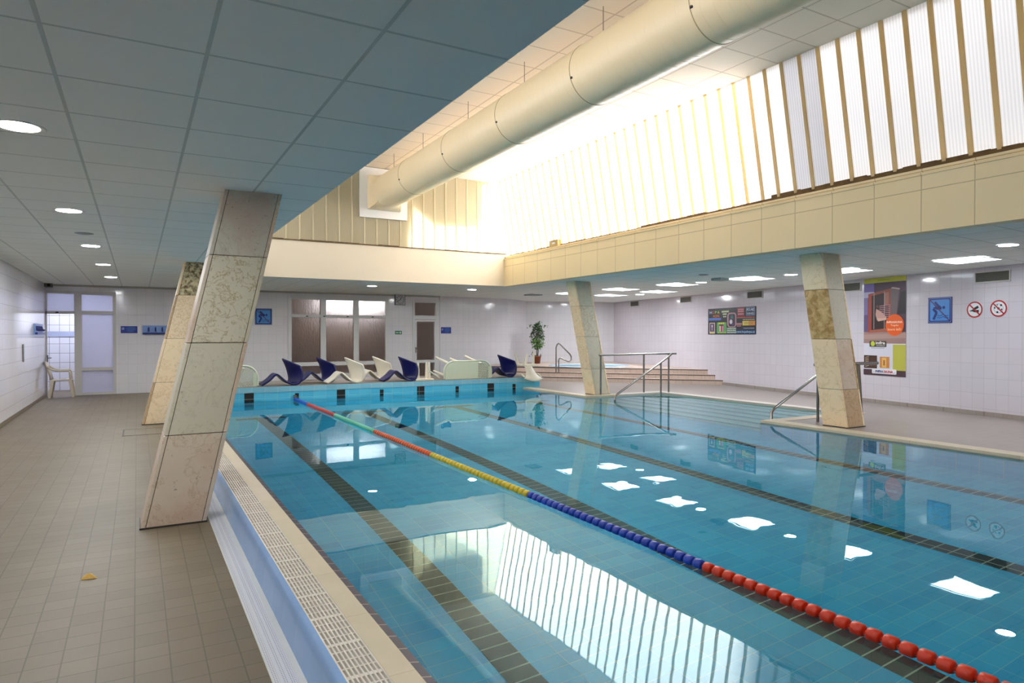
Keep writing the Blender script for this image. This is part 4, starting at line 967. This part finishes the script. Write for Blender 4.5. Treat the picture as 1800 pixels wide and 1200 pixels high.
# ------------------------------------------------------------------ loungers and furniture on the plinth
ZP = .411
def cat(P, n=6):
    out = []
    for i in range(len(P) - 1):
        p0, p1, p2, p3 = P[max(i - 1, 0)], P[i], P[i + 1], P[min(i + 2, len(P) - 1)]
        for k in range(n):
            t = k / n; out.append(.5 * ((2 * p1) + (p2 - p0) * t + (2 * p0 - 5 * p1 + 4 * p2 - p3) * t * t + (3 * p1 - p0 - 3 * p2 + p3) * t ** 3))
    return out + [P[-1]]
def lounger(loc, m, label, group, name='pool_lounger'):
    A = [(0, .03), (.15, .13), (.28, .245), (.36, .215), (.48, .10), (.59, .045), (.625, .12), (.605, .26), (.555, .42), (.485, .565)]
    B = [(.02, .018), (.17, .115), (.30, .235), (.38, .20), (.52, .075), (.66, .018), (.77, .05), (.82, .15), (.83, .28), (.795, .41)]
    hw = [.15, .16, .17, .18, .19, .20, .205, .21, .20, .18]
    va = cat([Vector((x, h, z)) for (x, z), h in zip(A, hw)]); vb = cat([Vector((x, -h, z)) for (x, z), h in zip(B, hw)])
    t = thing(name, loc, label, 'lounge chair', group); lo = Vector(loc); rows = []
    for i, (p, q) in enumerate(zip(va, vb)):
        f = i / (len(va) - 1); bend = .05 * max(0, (f - .5)) * 2
        r = []
        for k in range(9):
            s = k / 8; c = p.lerp(q, s); c = c + Vector((.7, -.5, -.3)) * (bend * math.sin(PI * s)); r.append(lo + c)
        rows.append(r)
    cut = int(len(rows) * .56)
    for nm, rs in (('seat', rows[:cut + 1]), ('backrest', rows[cut:])):
        b = MB(); b.grid(rs); o = b.build(nm, m, t)
        md = o.modifiers.new('thickness', 'SOLIDIFY'); md.thickness = .034; md.offset = 0
    return t
blue_p = mat('dark blue plastic', '0c1258', .35); cream_p = mat('cream white plastic', 'e8e2d0', .35)
proto_b = lounger((2.247, 14.75, ZP), blue_p, 'dark blue zigzag lounge chair, leftmost on the far plinth', 'zigzag loungers on the far plinth')
copy_tree(proto_b, (3.073, 15.17, ZP), 'dark blue zigzag lounge chair in front of the left brown panes')
proto_w = lounger((3.607, 14.75, ZP), cream_p, 'cream zigzag lounge chair, the left one of the cream pair', 'zigzag loungers on the far plinth')
copy_tree(proto_w, (4.388, 15.17, ZP), 'cream zigzag lounge chair, the right one of the cream pair')
copy_tree(proto_b, (4.881, 14.75, ZP), 'dark blue zigzag lounge chair beside the upturned stool')
c = copy_tree(proto_b, (7.597, 14.85, ZP), 'dark blue zigzag lounge chair alone at the right end of the plinth')

pale_p = mat('pale green plastic', 'd3ddc6', .3)
def side_table(loc, label):
    """oval plastic table lying on its side, top towards the pool"""
    t = thing('plastic_table', loc, label, 'table', 'plastic tables lying on the plinth'); lo = Vector(loc); W, H, Rr = 1.28, .435, .25
    def outline(x0, x1, h, r, n=8):
        pts = [(x0, 0), (x1, 0)] + [(x1 - r + r * math.cos(a), h - r + r * math.sin(a)) for a in [PI / 2 * k / n for k in range(n + 1)]] + [(x0 + r + r * math.cos(a), h - r + r * math.sin(a)) for a in [PI / 2 + PI / 2 * k / n for k in range(n + 1)]]
        return pts
    lx = .90
    left = [(x, z) for x, z in outline(.02, W - .02, H - .02, Rr) if x < lx]; top = H - .02
    poly = [(.02, 0.004), (lx, .004), (lx, top)] + [p for p in left if p[1] > .01]
    b = MB(); b.prism([lo + Vector((x, 0, z)) for x, z in poly], (0, .025, 0)); bevel(b.build('table_top', pale_p, t), .004)
    rim = outline(0, W, H, Rr); path = [lo + Vector((x, .0, z + .002)) for x, z in rim]
    b = MB(); b.tube([lo + Vector((x, .03, max(z, .022))) for x, z in [(W, 0)] + rim[2:] + [(0, 0)]], .022, 8); b.build('rim', pale_p, t)
    b = MB(); x0, x1 = lx, W - .09; hh = H - .05
    b.box(lo.x + W - .10, lo.x + W - .02, lo.y, lo.y + .022, lo.z + .004, lo.z + H - .14)
    for k in range(-8, 7):
        for sgn in (1, -1):
            pts = []
            for s in range(2):
                x = x0 if s == 0 else x1; z = k * .062 + (x - x0) * sgn * 1.25 + (0 if sgn > 0 else .3); pts.append(Vector((x, 0, z)))
            p, q = pts
            def clip(p, q):
                t0, t1 = 0, 1; dz = q.z - p.z
                for lim, s_ in ((.004, 1), (hh, -1)):
                    if dz == 0: continue
                    tt = (lim - p.z) / dz
                    if s_ * dz > 0: t0 = max(t0, tt)
                    else: t1 = min(t1, tt)
                return (p.lerp(q, t0), p.lerp(q, t1)) if t1 > t0 else None
            r = clip(p, q)
            if r:
                p, q = r; d = (q - p).normalized(); nn = Vector((-d.z, 0, d.x)) * .0065
                b.prism([lo + p + nn, lo + p - nn, lo + q - nn, lo + q + nn], (0, .02, 0))
    b.build('lattice', pale_p, t)
    for x0, z0, x1, z1, dy in ((.10, H - .05, -.08, H + .10, .35), (.42, H - .06, .34, H + .06, .42), (1.0, H - .08, .84, H + .10, .62), (.1, .06, -.12, .2, .4)):
        b = MB(); p, q = lo + Vector((x0, .03, z0)), lo + Vector((x1, dy, z1)); w = .03
        b.tube([p, q], [.042, .026], 8); b.build('leg', cream_p, t)
    return t
side_table((6.42, 14.62, ZP), 'pale green plastic table lying on its side with a lattice end')
side_table((.90, 14.58, ZP), 'pale green plastic table lying on its side, half hidden by the big column')
# upturned stool
t = thing('plastic_stool', (5.92, 14.72, ZP), 'white plastic stool turned upside down on the plinth', 'stool')
b = MB(); b.box(5.66, 6.12, 14.56, 14.92, ZP, ZP + .045); bevel(b.build('seat', cream_p, t), .012)
for x, y in ((5.74, 14.62), (6.02, 14.62), (5.74, 14.86), (6.05, 14.86)):
    b = MB(); b.hexa([(x - .032, y - .025, ZP + .04), (x + .032, y - .025, ZP + .04), (x + .032, y + .025, ZP + .04), (x - .032, y + .025, ZP + .04)], [(x - .02, y - .016, ZP + .43), (x + .02, y - .016, ZP + .43), (x + .02, y + .016, ZP + .43), (x - .02, y + .016, ZP + .43)]); b.build('leg', cream_p, t)
b = MB(); b.tube([(6.02, 14.6, ZP + .22), (6.3, 14.66, ZP + .05)], .018, 8); b.build('brace', cream_p, t)
# upturned chair over the plinth corner
t = thing('plastic_chair', (8.68, 14.5, ZP), 'white plastic chair standing upside down over the corner of the plinth', 'chair')
rows = []
for z, w, y, cv in ((.325, .25, 14.20, .05), (.35, .29, 14.21, .06), (.40, .25, 14.25, .07), (.46, .18, 14.30, .06), (.54, .135, 14.35, .05), (.62, .115, 14.40, .04), (.69, .105, 14.44, .03), (.74, .12, 14.52, .02)):
    r = []
    for k in range(13):
        s = -1 + k / 6; r.append((8.66 + w * s + (.75 - z) * .10, y - cv * (1 - s * s) + .02, z + (.055 * s * s if z < .38 else 0)))
    rows.append(r)
b = MB(); b.grid(rows); o = b.build('backrest', cream_p, t); md = o.modifiers.new('thickness', 'SOLIDIFY'); md.thickness = .02
b = MB(); b.box(8.50, 8.90, 14.48, 14.92, .70, .735); bevel(b.build('seat', cream_p, t), .012)
for x, y, dx, h in ((8.56, 14.52, 0, .84), (8.61, 14.88, -.10, 1.0), (8.86, 14.54, .02, 1.07), (8.84, 14.88, .04, .98)):
    b = MB(); b.hexa([(x - .03, y - .02, .73), (x + .03, y - .02, .73), (x + .03, y + .02, .73), (x - .03, y + .02, .73)], [(x - .016 + dx, y - .012, h + .02), (x + .016 + dx, y - .012, h + .02), (x + .016 + dx, y + .012, h + .02), (x - .016 + dx, y + .012, h + .02)]); b.build('leg', cream_p, t)
for s in (-1, 1):
    b = MB(); x = 8.70 + s * .24; b.tube([(x, 14.28, .42), (x, 14.45, .50), (x, 14.80, .50), (x - s * .04, 14.86, .72)], .018, 8); b.build('armrest', cream_p, t)
# armchair by the doorway
t = thing('plastic_armchair', (-1.62, 19.1, 0), 'beige plastic armchair in front of the glazed doorway', 'chair')
ap = mat('beige plastic', 'c4b8a4', .4); cx, cy = -1.60, 19.1
rows = []
for x, z in ((cx + .24, .41), (cx + .22, .435), (cx + .05, .43), (cx - .10, .415), (cx - .16, .43)):
    rows.append([(x, cy + .22 * s, z) for s in (-1, -.5, 0, .5, 1)])
b = MB(); b.grid(rows); o = b.build('seat', ap, t); md = o.modifiers.new('thickness', 'SOLIDIFY'); md.thickness = .03
rows = []
for x, z, w in ((cx - .15, .42, .2), (cx - .18, .55, .21), (cx - .22, .68, .215), (cx - .26, .80, .2), (cx - .27, .85, .15)):
    rows.append([(x - .03 * (1 - s * s), cy + w * s, z) for s in (-1, -.5, 0, .5, 1)])
b = MB(); b.grid(rows); o = b.build('backrest', ap, t); md = o.modifiers.new('thickness', 'SOLIDIFY'); md.thickness = .025
for x0, x1 in ((.20, .27), (-.14, -.2)):
    for s in (-1, 1):
        b = MB(); a0, a1 = cx + x0, cx + x1; y0, y1 = cy + s * .21, cy + s * .24
        b.hexa([(a1 - .025, y1 - .02, 0), (a1 + .025, y1 - .02, 0), (a1 + .025, y1 + .02, 0), (a1 - .025, y1 + .02, 0)], [(a0 - .035, y0 - .025, .43), (a0 + .035, y0 - .025, .43), (a0 + .035, y0 + .025, .43), (a0 - .035, y0 + .025, .43)]); b.build('leg', ap, t)
for s in (-1, 1):
    b = MB(); y = cy + s * .25; b.tube([(cx - .235, y - s * .03, .74), (cx - .14, y, .66), (cx - .02, y, .635), (cx + .18, y, .64), (cx + .205, y, .60), (cx + .215, y - s * .02, .43)], .022, 8); b.build('armrest', ap, t)

# ------------------------------------------------------------------ lane rope
cols = {'blue': mat('blue float', '1f56c8', .35), 'red': mat('red float', 'cf3018', .35), 'green': mat('green float', '4fbf9c', .35), 'orange': mat('orange float', 'de5a1c', .35), 'yellow': mat('yellow float', 'd8bf2a', .35), 'royal': mat('royal blue float', '1c3fae', .35), 'scarlet': mat('scarlet float', 'd2310c', .35)}
t = thing('lane_rope', (2.9, 5, ZW), 'floating lane rope with blue, red, green and yellow floats', 'lane rope')
b = MB(); b.tube([(2.9, -2.5, ZW + .008), (2.9, YE, ZW + .008)], .008, 8); b.build('cord', mat('white cord', 'c8c8c4', .6), t)
def disc_prof(y): return [(.009, y - .030), (.026, y - .030), (.0335, y - .024), (.0345, y), (.0335, y + .024), (.026, y + .030), (.009, y + .030), (.009, y + .046)]
zones = [(-2.4, 2.82, 'scarlet'), (2.82, 4.84, 'royal'), (4.84, 6.95, 'yellow'), (6.95, 9.1, 'orange')]
def zone(y):
    for a_, b_, c_ in zones:
        if a_ <= y < b_: return c_
protos = {}; ys = []; y = 1.02
while y < 9.08: ys.append(y); y += .0768
near, far = ys[:100], ys[100:]
for y in near:
    cz = zone(y); o = protos.get(cz)
    if o:
        c = o.copy(); COL.objects.link(c); c.parent = t; c.location = (0, y - o['y'], 0)
    else:
        b = MB(); b.lathe(disc_prof(y), (2.9, 0, ZW + .012), 20, 0, 'Y'); o = b.build('float', cols[cz], t); o['y'] = y; protos[cz] = o
for o in protos.values(): del o['y']
b = MB(); mi = {'yellow': 0, 'orange': 1}
for y in far: b.lathe(disc_prof(y), (2.9, 0, ZW + .012), 14, mi.get(zone(y), 0), 'Y')
o = b.build('far_floats', [cols['yellow'], cols['orange']], t); o['kind'] = 'stuff'
for y0, y1, cz in ((9.1, 11.15, 'green'), (11.15, 13.2, 'red'), (13.2, YE - .03, 'blue')):
    b = MB(); yy = y0 + .02; pr = [(.009, y0)]
    while yy < y1 - .04: pr += [(.034, yy), (.036, yy + .03), (.034, yy + .058)]; yy += .064
    pr += [(.009, y1)]; b.lathe(pr, (2.9, 0, ZW + .012), 16, 0, 'Y'); b.build('sleeve_float', cols[cz], t)
b = MB(); b.box(2.87, 2.93, YE - .05, YE, ZW + .03, ZW + .10); b.build('anchor', steel, t)

# ------------------------------------------------------------------ small things on the left deck
b = MB()
b.add([(-.31, 4.80, .002), (-.22, 4.78, .003), (-.235, 4.83, .004), (-.255, 4.87, .012), (-.295, 4.86, .006), (-.27, 4.82, .03)], [(0, 1, 5), (1, 2, 5), (2, 3, 5), (3, 4, 5), (4, 0, 5)])
tag(b.build('paper_scrap', mat('yellow scrap', 'c9a046', .6), None, (-.26, 4.82, 0)), 'small yellow scrap lying on the left deck', 'litter')
b = MB(); x0, x1, y0, y1 = -.20, .46, 11.30, 12.06
for q in ((x0, x1, y0, y0 + .02), (x0, x1, y1 - .02, y1), (x0, x0 + .02, y0, y1), (x1 - .02, x1, y0, y1)): b.box(*q, .0, .003)
b.box(x0 + .02, x1 - .02, y0 + .02, y1 - .02, 0, .0015, 1)
tag(b.build('floor_hatch', [dark_metal, deck_tile], None, (.13, 11.7, 0)), 'tiled floor hatch with a dark frame in front of the farther left column', 'hatch')

# ------------------------------------------------------------------ light
w = bpy.data.worlds.new('World'); S.world = w; w.use_nodes = True
bg = w.node_tree.nodes['Background']; bg.inputs[0].default_value = (.90, .95, 1.0, 1); bg.inputs[1].default_value = 3.4
sd = bpy.data.lights.new('sun', 'SUN'); sd.energy = 28; sd.angle = math.radians(9); sd.color = (1, .98, .95)
so = bpy.data.objects.new('sun', sd); COL.objects.link(so); so.rotation_euler = Vector((.74, .42, .52)).to_track_quat('Z', 'Y').to_euler()

# ------------------------------------------------------------------ camera
cd = bpy.data.cameras.new('camera'); co = bpy.data.objects.new('camera', cd); COL.objects.link(co)
co.location = (0, 0, 1.5); yaw = math.radians(29.5228); pit = math.radians(-.6154)
co.rotation_euler = (PI / 2 + pit, 0, -yaw)
cd.sensor_width = 36; cd.lens = 36 * 1163.7 / 1800; cd.clip_start = .05
S.camera = co

S.view_settings.view_transform = 'Standard'; S.view_settings.look = 'None'; S.view_settings.gamma = 1; S.view_settings.exposure = 1.05
S.view_settings.use_curve_mapping = False
c = S.cycles
c.use_denoising = True; c.denoiser = 'OPENIMAGEDENOISE'; c.denoising_input_passes = 'RGB_ALBEDO_NORMAL'
c.max_bounces = 12; c.diffuse_bounces = 5; c.glossy_bounces = 4; c.transmission_bounces = 8; c.transparent_max_bounces = 8
c.caustics_reflective = False; c.caustics_refractive = True; c.blur_glossy = .5; c.sample_clamp_indirect = 6; c.sample_clamp_direct = 0
